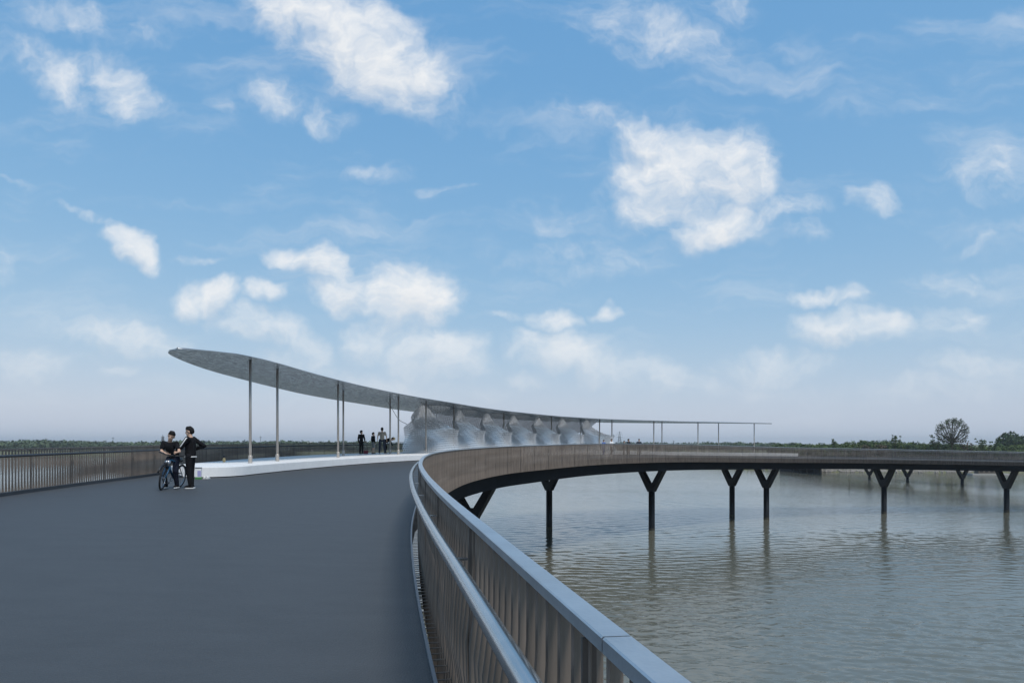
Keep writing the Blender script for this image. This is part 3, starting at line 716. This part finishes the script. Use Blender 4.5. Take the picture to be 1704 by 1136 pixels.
def round_tree():
    Y = 219; g = at(1584, HY, Y); z0 = 2.3; H = EYE+(HY-695)/F*Y-z0; r = 23.5/F*Y; zc = H-r*.98
    e = empty('round_tree', (g.x, Y, z0), label='tall nearly bare tree with a ball shaped crown of fine branches', cat='tree')
    mb = MB(); fork = zc-r*.85; q = []
    mb.tube([(0, 0, -.4), (.05, 0, fork*.6), (0, 0, fork)], [.26, .2, .17], 8)
    rr = np.random.default_rng(3)
    for k in range(64):
        az = 2.399*k; el = (k+.5)/64; th = math.acos(1-1.62*el)            # tips spread over the ball
        tip = np.array((math.sin(th)*math.cos(az)*r, math.sin(th)*math.sin(az)*r, zc+math.cos(th)*r*.98))
        b0 = np.array((0, 0, fork-.1+.9*rr.random())); mid = b0*.45+tip*.55+np.array((0, 0, -.10*r))+rr.normal(size=3)*.15; mid[:2] *= 1.08
        p1 = b0*.78+tip*.22+np.array((0, 0, -.03*r))
        mb.tube([b0, p1, mid, tip], [.11, .09, .065, .04], 5, False)
        for j in range(12):
            t = .2+.6*rr.random(); a = mid*(1-t)+tip*t if t > .3 else p1; dn = rr.normal(size=3); dn[2] = abs(dn[2])*.6; dn /= np.linalg.norm(dn)
            o = a-np.array((0, 0, zc)); dn = dn*.6+o/np.linalg.norm(o)*.7; b = a+dn*r*(.16+.2*rr.random())
            o = b-np.array((0, 0, zc)); ln = np.linalg.norm(o)
            if ln > r: b = np.array((0, 0, zc))+o/ln*r
            mb.tube([a, (a+b)/2+rr.normal(size=3)*.06, b], [.055, .042, .03], 4, False)
            up = (b[2]-zc)/r
            nl = int(1+4.5*max(0, up+.3)**1.4+rr.random()*2)
            q.append(leaf_quads(b, np.array((.42, .42, .36)), nl, .12, rr))
    mb.build('trunk', M['bark'], e, True); obj('crown', quads_mesh('crown', np.concatenate(q)), M['leaf_mid'], e)
round_tree()
# stones of the revetment
M['stone'] = mat('revetment_stone', (.34, .31, .27), .9, color2=(.20, .18, .16), vscale=.6)
tv = [(-1,0,-.3),(0,-1,-.3),(1,0,-.3),(0,1,-.3),(-.7,-.6,.45),(.6,-.6,.55),(.65,.6,.4),(-.6,.65,.5)]
tf = [(0,1,2,3)[::-1],(0,1,5,4),(1,2,6,5),(2,3,7,6),(3,0,4,7),(4,5,6,7)]
sv = []; sf = []
for k in range(2600):
    x = 60+rng.random()**.8*130; y0 = bank_y(x); t = rng.random(); y = y0+t*4.6-.2; z = .03+t*.72; s = .22+.3*rng.random(); a = rng.random()*6.28; n = len(sv)
    c, s_ = math.cos(a)*s, math.sin(a)*s
    sv += [(x+vx*c-vy*s_, y+vx*s_+vy*c, z+vz*s*.8) for vx, vy, vz in tv]; sf += [tuple(i+n for i in q) for q in tf]
obj('revetment_stones', mesh('revetment_stones', sv, sf), M['stone'], kind='stuff', label='pale stones of the revetment along the right bank', cat='stones')
M['yellow'] = leaf_mat('yellow_flowers', (.30, .26, .03), (.16, .17, .03), 1.5)
q = []
for k in range(900):
    x = 122+rng.random()*70; y = bank_y(x)+3.0+rng.random()*4.0; q.append(leaf_quads(np.array((x, y, .42+.13*(y-bank_y(x)))), np.array((.5, .5, .28)), 14, .12, rng))
obj('flower_strip', quads_mesh('flower_strip', np.concatenate(q)), M['yellow'], kind='stuff', label='yellow flowering strip along the top of the right bank', cat='flowers')
# stake in the water, moored raft, landing, distant towers
M['wood'] = mat('grey_wood', (.10, .085, .07), .85, 0, .2, 5)
M['concrete'] = mat('concrete', (.33, .32, .30), .85, 0, .1, 2)
p = at(1413, 812, EYE*F/(812-HY)); MB().tube([(0, 0, -1), (.02, 0, 1.0), (0, 0, 2.05)], [.06, .055, .045], 8).build('mooring_stake', M['wood'], None, True, label='lone dark stake standing in the water', cat='stake', loc=(p.x, p.y, 0))
p = at(1645, 789, EYE*F/(789.5-HY)); e = empty('moored_raft', (p.x, p.y, .0), label='small pale raft with a low cabin moored by the right bank', cat='raft')
MB().box((0, 0, .12), (10, 2.4, .4)).build('hull', M['concrete'], e)
MB().box((-.3, .2, .85), (5.6, 1.7, 1.05)).build('cabin', M['wood'], e)
MB().box((-.3, .2, 1.42), (6.2, 2.1, .09)).build('roof', M['concrete'], e)
for k in range(4): MB().box((-2.3+k*1.35, -.66, .95), (.8, .04, .5)).build('window', M['gap'], e)
p = pt(S1-3, 3.6); e = empty('bridge_landing', (p[0], p[1], 0), label='dark landing where the far ramp meets the bank', cat='landing')
MB().box((-.5, 1.5, .55), (8.6, 9, 1.7)).build('abutment', M['girder'], e)
for k in range(5): MB().box((-4.4+k*1.95, -3.25, .45), (.4, .5, 1.6)).build('buttress', M['pier'], e)
def pylon(px, top_y, Y, label, name, w, lattice=True):
    g = at(px, top_y, Y); h = g.z-3; e = empty(name, (g.x, Y, 3), label=label, cat='tower'); mb = MB()
    if lattice:
        for sx in (-1, 1):
            for sy in (-1, 1): mb.tube([(sx*w, sy*w, 0), (sx*w*.25, sy*w*.25, h*.75), (sx*w*.06, sy*w*.06, h)], .16, 4)
        for k in range(8):
            a = 1-.094*k; b = 1-.094*(k+1); za = h*.094*k*.97+.1; zb = h*.094*(k+1)*.97
            for sy in (-1, 1): mb.tube([(-w*a, sy*w*a, za), (w*b, sy*w*b, zb)], .09, 3); mb.tube([(w*a, sy*w*a, za), (-w*b, sy*w*b, zb)], .09, 3)
        mb.build('lattice_mast', M['concrete_dark'], e)
        for zz, l in ((.66, 3.2), (.8, 3.6), (.92, 2.4)): MB().tube([(-l, 0, h*zz), (0, 0, h*zz+.5), (l, 0, h*zz)], .14, 4).build('cross_arm', M['concrete_dark'], e)
    else:
        mb.tube([(0, 0, 0), (0, 0, h)], [w, w*.4], 6).build('mast', M['concrete_dark'], e); MB().box((0, 0, h*.86), (w*5, w*5, .5)).build('platform', M['concrete_dark'], e)
M['concrete_dark'] = mat('far_tower_grey', (.11, .12, .13), .8)
pylon(1031, 717.5, 700, 'lattice power pylon on the horizon behind the standing group', 'power_pylon', 2.6)
pylon(188, 726.5, 800, 'thin radio mast on the horizon above the left railing', 'radio_mast', .45, False)
pylon(433.5, 724.5, 800, 'thin radio mast on the horizon right of the first canopy post', 'radio_mast', .42, False)
pylon(1121, 732.5, 800, 'short mast on the horizon left of the paired post', 'radio_mast', .4, False)
def pagoda():
    Y = 900; g = at(271, 722, Y); h = g.z-3; e = empty('pagoda', (g.x, Y, 3), label='distant grey tiered pagoda tower on the horizon left of the cyclist', cat='pagoda'); n = 7
    for k in range(n):
        w = 2.3-.13*k; z0 = h*.82*k/n; z1 = h*.82*(k+1)/n
        MB().tube([(0, 0, z0), (0, 0, z1-.5)], [w, w*.97], 8).build('storey', M['pagoda'], e)
        MB().tube([(0, 0, z1-.8), (0, 0, z1-.62), (0, 0, z1)], [w*1.5, w*1.45, w*.9], 8).build('eaves', M['concrete_dark'], e)
    MB().tube([(0, 0, h*.82), (0, 0, h*.88), (0, 0, h)], [1.0, .35, .08], 8).build('spire', M['concrete_dark'], e)
M['pagoda'] = mat('pagoda_wall', (.14, .13, .14), .8)
pagoda()
M['far_white'] = mat('far_white_wall', (.62, .61, .60), .8)
for px, Y, w, lab in ((157, 522, 4.2, 'tiny white roofed building in the woods left of the cyclist'), (516, 522, 4.2, 'tiny white building on the far shore right of the second post')):
    g = at(px, HY, Y); e = empty('far_building', (g.x, Y, 2.6), label=lab, cat='building')
    zt = EYE+(-1.2 if px < 300 else .6)/F*Y-2.6
    MB().box((0, 0, zt/2), (w, 2, zt)).build('wall', M['far_white'], e)
    MB().add([(-w*.55, -1.2, zt+.01), (w*.55, -1.2, zt+.01), (w*.55, 1.2, zt+.01), (-w*.55, 1.2, zt+.01), (-w*.5, 0, zt+.8), (w*.5, 0, zt+.8)], [(0,1,5,4),(2,3,4,5),(1,2,5),(3,0,4),(3,2,1,0)]).build('roof', M['far_white'], e)

# ------------------------------------------------------------------ people
def remesh(mb, voxel, smooth=6):
    me = mesh('tmp', mb.v, mb.f); o = bpy.data.objects.new('tmp', me); col.objects.link(o)
    m = o.modifiers.new('r', 'REMESH'); m.mode = 'VOXEL'; m.voxel_size = voxel
    s = o.modifiers.new('s', 'SMOOTH'); s.factor = .5; s.iterations = smooth
    dg = bpy.context.evaluated_depsgraph_get(); out = bpy.data.meshes.new_from_object(o.evaluated_get(dg))
    bpy.data.objects.remove(o); out.polygons.foreach_set('use_smooth', np.ones(len(out.polygons), bool)); return out
M['skin'] = mat('skin', (.55, .35, .25), .5, 0, .06, 10)
M['hair'] = mat('black_hair', (.010, .009, .009), .75, spec=.2)
M['black_cloth'] = mat('black_cloth', (.009, .009, .011), .9, 0, .35, 6, spec=.15)
M['navy'] = mat('navy_cloth', (.010, .013, .024), .9, 0, .3, 6, spec=.15)
M['tan_tee'] = mat('tan_tee', (.34, .30, .25), .85, 0, .08, 5)
M['white_cloth'] = mat('white_cloth', (.72, .72, .72), .8)
M['red'] = mat('red_plastic', (.16, .015, .03), .6)
M['straw'] = mat('straw', (.50, .38, .20), .85, 0, .15, 20)
M['jeans'] = mat('dark_jeans', (.022, .03, .05), .85, 0, .2, 6)
M['grey_short'] = mat('grey_shorts', (.20, .21, .21), .85)
M['blue_cloth'] = mat('blue_cloth', (.05, .12, .36), .8)
M['sole'] = mat('shoe_white', (.7, .7, .7), .6)
STAND = dict(pelvis=(0,0,.93), waist=(0,0,1.08), chest=(0,.005,1.30), neck=(0,0,1.46), head=(0,.02,1.62),
  sh_l=(-.19,0,1.40), el_l=(-.25,-.02,1.12), wr_l=(-.25,.05,.88), sh_r=(.19,0,1.40), el_r=(.25,-.02,1.12), wr_r=(.25,.05,.88),
  hip_l=(-.09,0,.90), kn_l=(-.10,.02,.49), an_l=(-.10,-.02,.09), hip_r=(.09,0,.90), kn_r=(.10,.02,.49), an_r=(.10,-.02,.09), face=(0,1,0), toe_l=(0,1,0), toe_r=(0,1,0))
def person(loc, rz, label, pose=None, H=1.72, top='black_cloth', legs='black_cloth', sleeve='short', shorts=False, shoe='black_cloth', hat=None, hair=True, voxel=.018, hem=None, stripe=False, group=None, hands=True):
    J = {k: Vector(v) for k, v in STAND.items()}
    for k, v in (pose or {}).items(): J[k] = Vector(v)
    e = empty('person', loc, rz, label=label, cat='person', group=group); sc = H/1.72; e.scale = (sc, sc, sc)
    fd = J['face'].normalized(); hd = J['head']; up = (hd-J['neck']).normalized(); fd = (fd-up*fd.dot(up)).normalized(); rt = fd.cross(up); hd = hd-up*.02
    def hp(x, y, z): return hd+rt*x+fd*y+up*z
    b = MB()
    b.capsule(J['neck']-up*.04, hd-up*.05, .064, .058)
    b.capsule(hp(0, -.015, .03), hp(0, .0, .045), .096, .092); b.capsule(hp(0, .03, -.05), hp(0, .045, -.085), .072, .056)
    b.capsule(hp(0, .095, .015), hp(0, .112, -.02), .012, .018)
    for sx in (-1, 1): b.capsule(hp(sx*.086, -.01, .015), hp(sx*.086, -.015, -.03), .02, .014)
    b.capsule(J['waist'], J['chest'], .12, .13); b.capsule(J['pelvis'], J['waist'], .125, .115)
    for s in 'lr':
        b.capsule(J['chest'], J['sh_'+s], .10, .062); b.capsule(J['sh_'+s], J['el_'+s], .050, .040); b.capsule(J['el_'+s], J['wr_'+s], .040, .027)
        b.capsule(J['pelvis'], J['hip_'+s], .10, .09); b.capsule(J['hip_'+s], J['kn_'+s], .085, .058); b.capsule(J['kn_'+s], J['an_'+s], .055, .036)
        d = (J['wr_'+s]-J['el_'+s]).normalized(); b.capsule(J['wr_'+s]+d*.03, J['wr_'+s]+d*.075, .034, .036)
    body = remesh(b, voxel)
    if hands:
        f = MB()
        for s in 'lr':
            d = (J['wr_'+s]-J['el_'+s]).normalized(); w = d.cross(Vector((1, 0, 0)) if abs(d.x) < .8 else Vector((0, 0, 1))).normalized(); n = d.cross(w); p0 = J['wr_'+s]+d*.10
            for k, L in enumerate((.068, .078, .072, .056)):
                a = p0+w*(k-1.5)*.019; m1 = a+d*L*.5+n*.008; t = m1+d*L*.38+n*.028
                f.capsule(a-d*.02, m1, .0095, .009, 6); f.capsule(m1, t, .009, .0075, 6)
            a = J['wr_'+s]+d*.045-w*.03; m1 = a+d*.03-w*.022; f.capsule(a, m1, .011, .010, 6); f.capsule(m1, m1+d*.03+n*.008, .010, .008, 6)
        bm = bmesh.new(); bm.from_mesh(body); t = mesh('t', f.v, f.f); bm.from_mesh(t); bm.to_mesh(body); bm.free()
        body.polygons.foreach_set('use_smooth', np.ones(len(body.polygons), bool))
    bo = obj('body', body, M['skin'], e)
    for sx in (-1, 1):
        m = MB().ball(tuple(hp(sx*.033, .090, .022)), (.007, .007, .005), 8, 5); m.build('eye', M['hair'], bo)
    # top
    c = MB(); x = .016
    c.capsule(J['waist'], J['chest'], .128+x, .138+x); c.capsule(J['pelvis']+Vector((0, 0, .06)), J['waist'], .134+x, .124+x); c.capsule(J['chest'], J['neck']-up*.06, .10, .07)
    for s in 'lr':
        c.capsule(J['chest'], J['sh_'+s], .108+x*.5, .068+x*.6)
        if sleeve == 'long': c.capsule(J['sh_'+s], J['el_'+s], .064+x*.5, .056+x*.4); c.capsule(J['el_'+s], J['wr_'+s], .056+x*.4, .040+x*.3)
        else: k = J['sh_'+s].lerp(J['el_'+s], .58); c.capsule(J['sh_'+s], k, .064+x*.5, .060+x*.5)
    to = obj('jacket' if sleeve == 'long' else 't_shirt', remesh(c, voxel), M[top], e)
    if stripe:
        d = MB()
        for s in stripe:
            out_ = (J['sh_'+s]-J['chest']); out_.z = 0; out_.normalize()
            off = Vector(stripe[s]).normalized()
            pts = [J['neck']-up*.05+off*.095, J['sh_'+s]+off*.092, J['sh_'+s].lerp(J['el_'+s], .5)+off*.084, J['el_'+s]+off*.078, J['el_'+s].lerp(J['wr_'+s], .75)+off*.068]
            d.tube(pts, .016, 6)
        obj('sleeve_stripe', mesh('sleeve_stripe', d.v, d.f, True), M['white_cloth'], to)
    if hem:
        a = J['pelvis']; MB().tube([a+Vector((.158*math.cos(k*.3142), .150*math.sin(k*.3142), -.035)) for k in range(20)], .016, 6, closed=True).build('shirt_hem', M[hem], e, True)
    c = MB(); c.capsule(J['pelvis'], J['pelvis']+Vector((0, 0, .04)), .132, .128)
    for s in 'lr':
        c.capsule(J['pelvis'], J['hip_'+s], .115, .105); k = J['kn_'+s]
        if shorts: c.capsule(J['hip_'+s], J['hip_'+s].lerp(k, .85), .102, .088)
        else: c.capsule(J['hip_'+s], k, .100, .080); c.capsule(k, J['an_'+s]+Vector((0, 0, .0)), .078, .062)
    obj('shorts' if shorts else 'trousers', remesh(c, voxel), M[legs], e)
    for s in 'lr':
        a = J['an_'+s]; t = J['toe_'+s].normalized(); so = MB(); so.capsule(a+Vector((0, 0, -.035))-t*.03, a+Vector((0, 0, -.045))+t*.14, .046, .038, 8)
        sh = so.build('shoe', M[shoe], e, True); w = t.cross(Vector((0, 0, 1)))
        pr = [a-t*.085-w*.04, a-t*.085+w*.04, a+t*.12+w*.045, a+t*.185, a+t*.12-w*.045]
        zz = a.z-.088; MB().add([(p.x, p.y, zz) for p in pr]+[(p.x, p.y, zz+.028) for p in pr], [(4,3,2,1,0),(5,6,7,8,9)]+[(i, (i+1) % 5, (i+1) % 5+5, i+5) for i in range(5)]).build('sole', M['sole'] if shoe != 'tan_tee' else M[shoe], sh)
    if hair:
        h = MB(); h.capsule(hp(0, -.03, .05), hp(0, -.006, .07), .103, .094); h.capsule(hp(0, -.055, .0), hp(0, -.045, .04), .086, .092)
        for k in range(9): a = k*.7; h.capsule(hp(.05*math.cos(a), .04*math.sin(a)+.01, .13), hp(.06*math.cos(a), .05*math.sin(a)-.01, .15), .025, .014, 6)
        obj('hair', remesh(h, voxel*.9, 3), M['hair'], e)
    if hat:
        h = MB(); c0 = hp(0, 0, .075); n = 20; prof = [(.21, 0), (.20, .012), (.105, .03), (.095, .09), (.05, .125), (.002, .128)]
        vv = [c0+(rt*math.cos(2*math.pi*j/n)+fd*math.sin(2*math.pi*j/n))*r_+up*z for r_, z in prof for j in range(n)]
        h.add(vv, [(i*n+j, i*n+(j+1) % n, (i+1)*n+(j+1) % n, (i+1)*n+j) for i in range(len(prof)-1) for j in range(n)]+[tuple(range(n-1, -1, -1))]); h.build('straw_hat', M['straw'], e, True)
    return e
def deckpt(px, py, dz=0.0, lo=8):
    "where a photo pixel meets the deck (raised by dz)"
    for Y in np.arange(lo, 110, .05):
        x = (px-852)/F*Y; z = EYE+(HY-py)/F*Y
        ss = np.arange(max(-2, Y*.8-6), Y*1.25+8, .25); a = cur(ss); k = int(np.argmin((a[0]-x)**2+(a[1]-Y)**2))
        o = (x-a[0][k])*-a[3][k]+(Y-a[1][k])*a[2][k]; d = pt(ss[k], o, dz)
        if z <= d[2]: return Vector((x, Y, d[2]))
man_p = deckpt(317, 812.5)
# tracksuit man: three-quarter back, body turned left, looking left; left hand on the handlebar
person(man_p, R(90), 'person in black tracksuit with white sleeve stripe standing beside the bicycle', dict(
   el_r=(.28, -.26, 1.20), wr_r=(.27, .02, 1.10), el_l=(-.24, .14, 1.17), wr_l=(-.16, .40, 1.05), an_l=(-.10, -.05, .09), kn_l=(-.10, .0, .49), an_r=(.12, .02, .09), head=(0, .035, 1.62), face=(-.1, 1, .0)),
   H=1.74, sleeve='long', stripe={'l': (-1, -.15, .25)}, hem='white_cloth', shoe='black_cloth', voxel=.014)

# ---- bicycle with rider
M['tyre'] = mat('tyre', (.012, .012, .013), .8); M['rim'] = mat('alloy', (.35, .36, .38), .3, .9); M['bike_blue'] = mat('bicycle_blue', (.012, .075, .16), .4, .2)
M['bike_black'] = mat('bicycle_black', (.014, .014, .016), .4)
bw = deckpt(268, 815.5); bh = R(-88)                          # front wheel contact, heading towards the camera and slightly left
bike = empty('bicycle', (0, 0, 0), label='blue and black mountain bicycle held upright by its young rider', cat='bicycle')
LEAN = R(-9); WB = 1.06; WR = .345
Bm = Matrix.Translation(bw) @ Matrix.Rotation(bh, 4, 'Z') @ Matrix.Rotation(LEAN, 4, 'X')
bike.matrix_world = Bm
def wheel(x, steer):
    e = obj('wheel', None, None, bike); e.location = (x, 0, WR); e.rotation_euler = (0, 0, steer)
    n = 28; MB().tube([((WR-.026)*math.cos(2*math.pi*k/n), 0, (WR-.026)*math.sin(2*math.pi*k/n)) for k in range(n)], .026, 8, closed=True).build('tyre', M['tyre'], e, True)
    MB().tube([((WR-.058)*math.cos(2*math.pi*k/n), 0, (WR-.058)*math.sin(2*math.pi*k/n)) for k in range(n)], .012, 6, closed=True).build('rim', M['rim'], e, True)
    m = MB()
    for k in range(18): a = 2*math.pi*k/18; m.tube([(.02*math.cos(a+.5), (.03 if k % 2 else -.03), .02*math.sin(a+.5)), ((WR-.06)*math.cos(a), 0, (WR-.06)*math.sin(a))], .0025, 4)
    m.tube([(0, -.06, 0), (0, .06, 0)], .022, 8); m.build('spokes', M['rim'], e)
wheel(0, R(12)); wheel(-WB, 0)
hd0, hd1 = Vector((-.20, 0, .66)), Vector((-.26, 0, .84)); bb = Vector((-.64, 0, .30)); st = Vector((-.78, 0, .74)); ra = Vector((-WB, 0, WR)); fa = Vector((0, 0, WR))
MB().tube([hd0, hd1], .024, 8).tube([hd0+Vector((0, 0, .03)), bb], .028, 8).tube([hd1, st], .022, 8).tube([bb, st], .02, 8).build('frame', M['bike_blue'], bike, True)
m = MB()
for sy in (-1, 1): m.tube([bb, ra+Vector((0, sy*.06, 0))], .012, 6); m.tube([st, ra+Vector((0, sy*.06, 0))], .010, 6)
m.build('rear_stays', M['bike_black'], bike, True)
m = MB()
for sy in (-1, 1): m.tube([hd0+Vector((.01, sy*.055, -.02)), fa+Vector((0, sy*.06, 0))], .018, 6)
m.tube([hd0+Vector((.01, -.07, -.02)), hd0+Vector((.01, .07, -.02))], .022, 6); m.build('fork', M['bike_blue'], bike, True)
MB().tube([hd1, hd1+Vector((-.0, 0, .10)), hd1+Vector((.05, 0, .13))], .018, 8).tube([hd1+Vector((-.02, -.33, .16)), hd1+Vector((.05, -.12, .13)), hd1+Vector((.05, .12, .13)), hd1+Vector((-.02, .33, .16))], .014, 8).build('handlebar', M['bike_black'], bike, True)
for sy in (-1, 1): MB().tube([hd1+Vector((-.02, sy*.22, .15)), hd1+Vector((-.04, sy*.35, .165))], .02, 8).build('grip', M['bike_black'], bike, True)
MB().tube([hd1+Vector((.09, 0, -.02)), hd1+Vector((.11, 0, -.18))], [.07, .05], 10).build('water_bottle', M['rim'], bike, True)
arc = [(.0+(WR+.035)*math.cos(a), 0, WR+(WR+.035)*math.sin(a)) for a in np.linspace(R(25), R(150), 9)]
MB().tube(arc, .026, 6).build('front_mudguard', M['bike_black'], bike, True)
MB().ball((-.06, 0, .78), (.05, .05, .05), 10, 6).build('headlamp', M['rim'], bike, True)
m = MB(); m.capsule((-.66, 0, .80), (-.90, 0, .82), .035, .07); m.tube([st, st+Vector((-.03, 0, .07))], .014, 6); m.build('saddle', M['bike_black'], bike, True)
n = 20; MB().tube([bb+Vector((.09*math.cos(2*math.pi*k/n), -.05, .09*math.sin(2*math.pi*k/n))) for k in range(n)], .008, 5, closed=True).tube([bb+Vector((0, -.07, 0)), bb+Vector((.06, -.09, -.16))], .012, 6).tube([bb+Vector((0, .07, 0)), bb+Vector((-.06, .09, .16))], .012, 6).build('crank', M['rim'], bike, True)
for a, sy in ((Vector((.06, -.13, -.16)), 1), (Vector((-.06, .13, .16)), 1)): MB().box(tuple(bb+a), (.10, .09, .02)).build('pedal', M['bike_black'], bike)
# rider astride behind the head tube, right foot down, leaning on the bars
rp = Bm @ Vector((-.62, 0, 0)); rp.z = bw.z+.015
person(rp, bh-R(90), 'person in black t-shirt sitting astride the blue bicycle, hand on the bar', dict(
   pelvis=(0, -.13, .86), waist=(-.02, -.10, 1.00), chest=(.04, .00, 1.19), neck=(.02, .05, 1.35), head=(-.04, .10, 1.50), face=(-.25, 1, -.05),
   sh_l=(-.15, .03, 1.27), sh_r=(.21, .03, 1.29), el_l=(-.30, .17, 1.05), wr_l=(-.28, .30, 1.03), el_r=(.24, .10, 1.06), wr_r=(.02, .27, .99),
   hip_l=(-.09, -.10, .84), kn_l=(-.17, .14, .49), an_l=(-.16, .02, .10), hip_r=(.09, -.10, .84), kn_r=(.16, .16, .50), an_r=(.17, -.02, .10)),
   H=1.70, shoe='black_cloth', legs='navy', voxel=.014)
# ---- visitors behind the platform columns (they stand on the platform)
def onplat(s, o): return Vector(pt(s, o, PH+.004))
person(onplat(42.0, 11.6), R(-20), 'person in black standing on the platform, hand in pocket, left of the trio', dict(el_r=(.30, -.05, 1.14), wr_r=(.24, .10, .92), face=(.4, 1, 0)), H=1.58, sleeve='long', voxel=.024, hands=False)
person(onplat(42.6, 11.3), R(-50), 'person in black top and grey shorts behind the platform beside the red bag', dict(face=(.3, 1, 0)), H=1.46, sleeve='long', legs='grey_short', shorts=True, voxel=.024, hands=False)
person(onplat(43.3, 11.3), R(10), 'person in tan t-shirt and dark jeans seen from behind on the platform', dict(hip_l=(-.12, 0, .90), kn_l=(-.15, .02, .49), an_l=(-.18, -.02, .09), hip_r=(.12, 0, .9), kn_r=(.15, .02, .49), an_r=(.18, -.02, .09), el_l=(-.29, -.02, 1.13), wr_l=(-.31, .02, .88), el_r=(.29, -.02, 1.13), wr_r=(.31, .02, .88)), H=1.80, top='tan_tee', legs='jeans', voxel=.024, hands=False)
person(onplat(43.9, 11.5), R(-80), 'person in a straw hat bending forward beside a canopy post', dict(pelvis=(0, -.15, .84), waist=(0, -.06, .95), chest=(0, .18, 1.03), neck=(0, .34, 1.06), head=(0, .47, 1.10), face=(0, .5, -1), sh_l=(-.19, .24, 1.05), sh_r=(.19, .24, 1.05), el_l=(-.2, .34, .80), wr_l=(-.16, .44, .58), el_r=(.2, .34, .8), wr_r=(.16, .44, .58), hip_l=(-.09, -.15, .82), hip_r=(.09, -.15, .82), kn_l=(-.1, -.02, .46), kn_r=(.1, -.02, .46), an_l=(-.1, -.12, .09), an_r=(.1, -.12, .09)), H=1.6, sleeve='long', hat=True, voxel=.024, hands=False)
bagp = onplat(42.45, 11.75); e = empty('shopping_bag', tuple(bagp), .4, label='small dark red bag on the platform beside the visitor in grey shorts', cat='bag')
MB().add([(-.13, -.06, 0), (.13, -.06, 0), (.13, .06, 0), (-.13, .06, 0), (-.15, -.07, .22), (.15, -.07, .22), (.15, .07, .22), (-.15, .07, .22)], [(3,2,1,0),(4,5,6,7),(0,1,5,4),(1,2,6,5),(2,3,7,6),(3,0,4,7)]).build('sack', M['red'], e)
MB().tube([(-.08, 0, .22), (-.06, 0, .34), (.06, 0, .34), (.08, 0, .22)], .012, 6).build('handle', M['red'], e)
# ---- visitors gathered beyond the right end of the wall, standing on the deck; the near railing hides them from the chest down
def stand(px, o_, rz, label, H, **k):
    ss = np.arange(60, 92, .1); j = int(np.argmin([abs(852+F*pt(s, o_)[0]/pt(s, o_)[1]-px) for s in ss]))
    return person(Vector(pt(ss[j], o_, .004)), rz, label, dict(el_l=(-.30, .10, 1.14), wr_l=(-.12, .26, 1.12), el_r=(.30, .10, 1.14), wr_r=(.12, .26, 1.12), face=(.3, 1, -.15)), H, voxel=.024, hands=False, **k)
stand(1018, 5.6, R(-140), 'person in white with dark hair behind the railing right of the perforated wall', 1.50, top='white_cloth')
stand(1046, 5.6, R(-60), 'person in black with folded arms, left of the dark pair behind the railing', 1.54, sleeve='long')
stand(1039, 6.4, R(-120), 'short person in dark blue half hidden beside the dark pair behind the railing', 1.36, sleeve='long', top='navy')
stand(1063, 5.6, R(-170), 'person in dark blue top, right of the dark pair behind the railing', 1.56, sleeve='long', top='navy')
stand(1005, 5.6, R(-140), 'person in bright blue behind the railing at the right end of the perforated wall', 1.42, sleeve='long', top='blue_cloth', legs='blue_cloth')
# ---- small things by the left end of the platform
p = deckpt(330.5, 797.0); e = empty('display_carton', tuple(p), R(18), label='white and lilac carton with a green base at the left end of the platform', cat='box')
M['lilac'] = mat('lilac_print', (.33, .32, .55), .6); M['green'] = mat('green_print', (.06, .20, .06), .6)
MB().box((0, 0, .04), (.20, .20, .076)).build('base', M['green'], e); MB().box((0, 0, .235), (.19, .19, .31)).build('carton', M['white_cloth'], e)
MB().box((.03, -.0965, .20), (.11, .003, .2)).build('printed_panel', M['lilac'], e); MB().box((0, 0, .40), (.21, .21, .02)).build('lid', M['kerb'], e)
p = Vector(pt(29.0, 10.0, PH+.002)); e = empty('toy_figure', tuple(p), 0, label='small brown and black figure sitting on the white platform near its left end', cat='toy')
MB().capsule((0, 0, .07), (0, 0, .14), .07, .06).build('body', M['straw'], e, True); MB().ball((0, 0, .24), .055).build('head', M['bike_black'], e, True)
for k, px in enumerate((342, 347.5)):
    p = deckpt(px, 796.2); e = empty('white_sneaker', (p.x, p.y-.05, p.z+.001), R(100), label=('left' if k == 0 else 'right')+' white sneaker lying at the foot of the platform', cat='shoe', group='pair of white sneakers')
    MB().add([(-.12, -.04, 0), (.12, -.045, 0), (.15, 0, 0), (.12, .045, 0), (-.12, .04, 0), (-.12, -.04, .03), (.12, -.045, .03), (.15, 0, .03), (.12, .045, .03), (-.12, .04, .03)], [(4,3,2,1,0),(5,6,7,8,9)]+[(i, (i+1) % 5, (i+1) % 5+5, i+5) for i in range(5)]).build('sole', M['sole'], e)
    MB().capsule((-.07, 0, .055), (.08, 0, .045), .04, .03, 8).build('upper', M['sole'], e, True)

# ------------------------------------------------------------------ the hazy air over the lake
def haze():
    m = bpy.data.materials.new('summer_haze'); m.use_nodes = True; nt = m.node_tree; nt.nodes.clear()
    v = nt.nodes.new('ShaderNodeVolumePrincipled'); o = nt.nodes.new('ShaderNodeOutputMaterial'); nt.links.new(v.outputs[0], o.inputs['Volume'])
    v.inputs['Density'].default_value = HAZE_DENSITY; v.inputs['Color'].default_value = (.97, .985, 1, 1); v.inputs['Anisotropy'].default_value = .3
    MB().box((0, 0, 23), (11000, 11000, 50)).build('haze', m, None, kind='stuff', label='thin summer haze over the lake', cat='haze')
HAZE_DENSITY = .00022
haze()
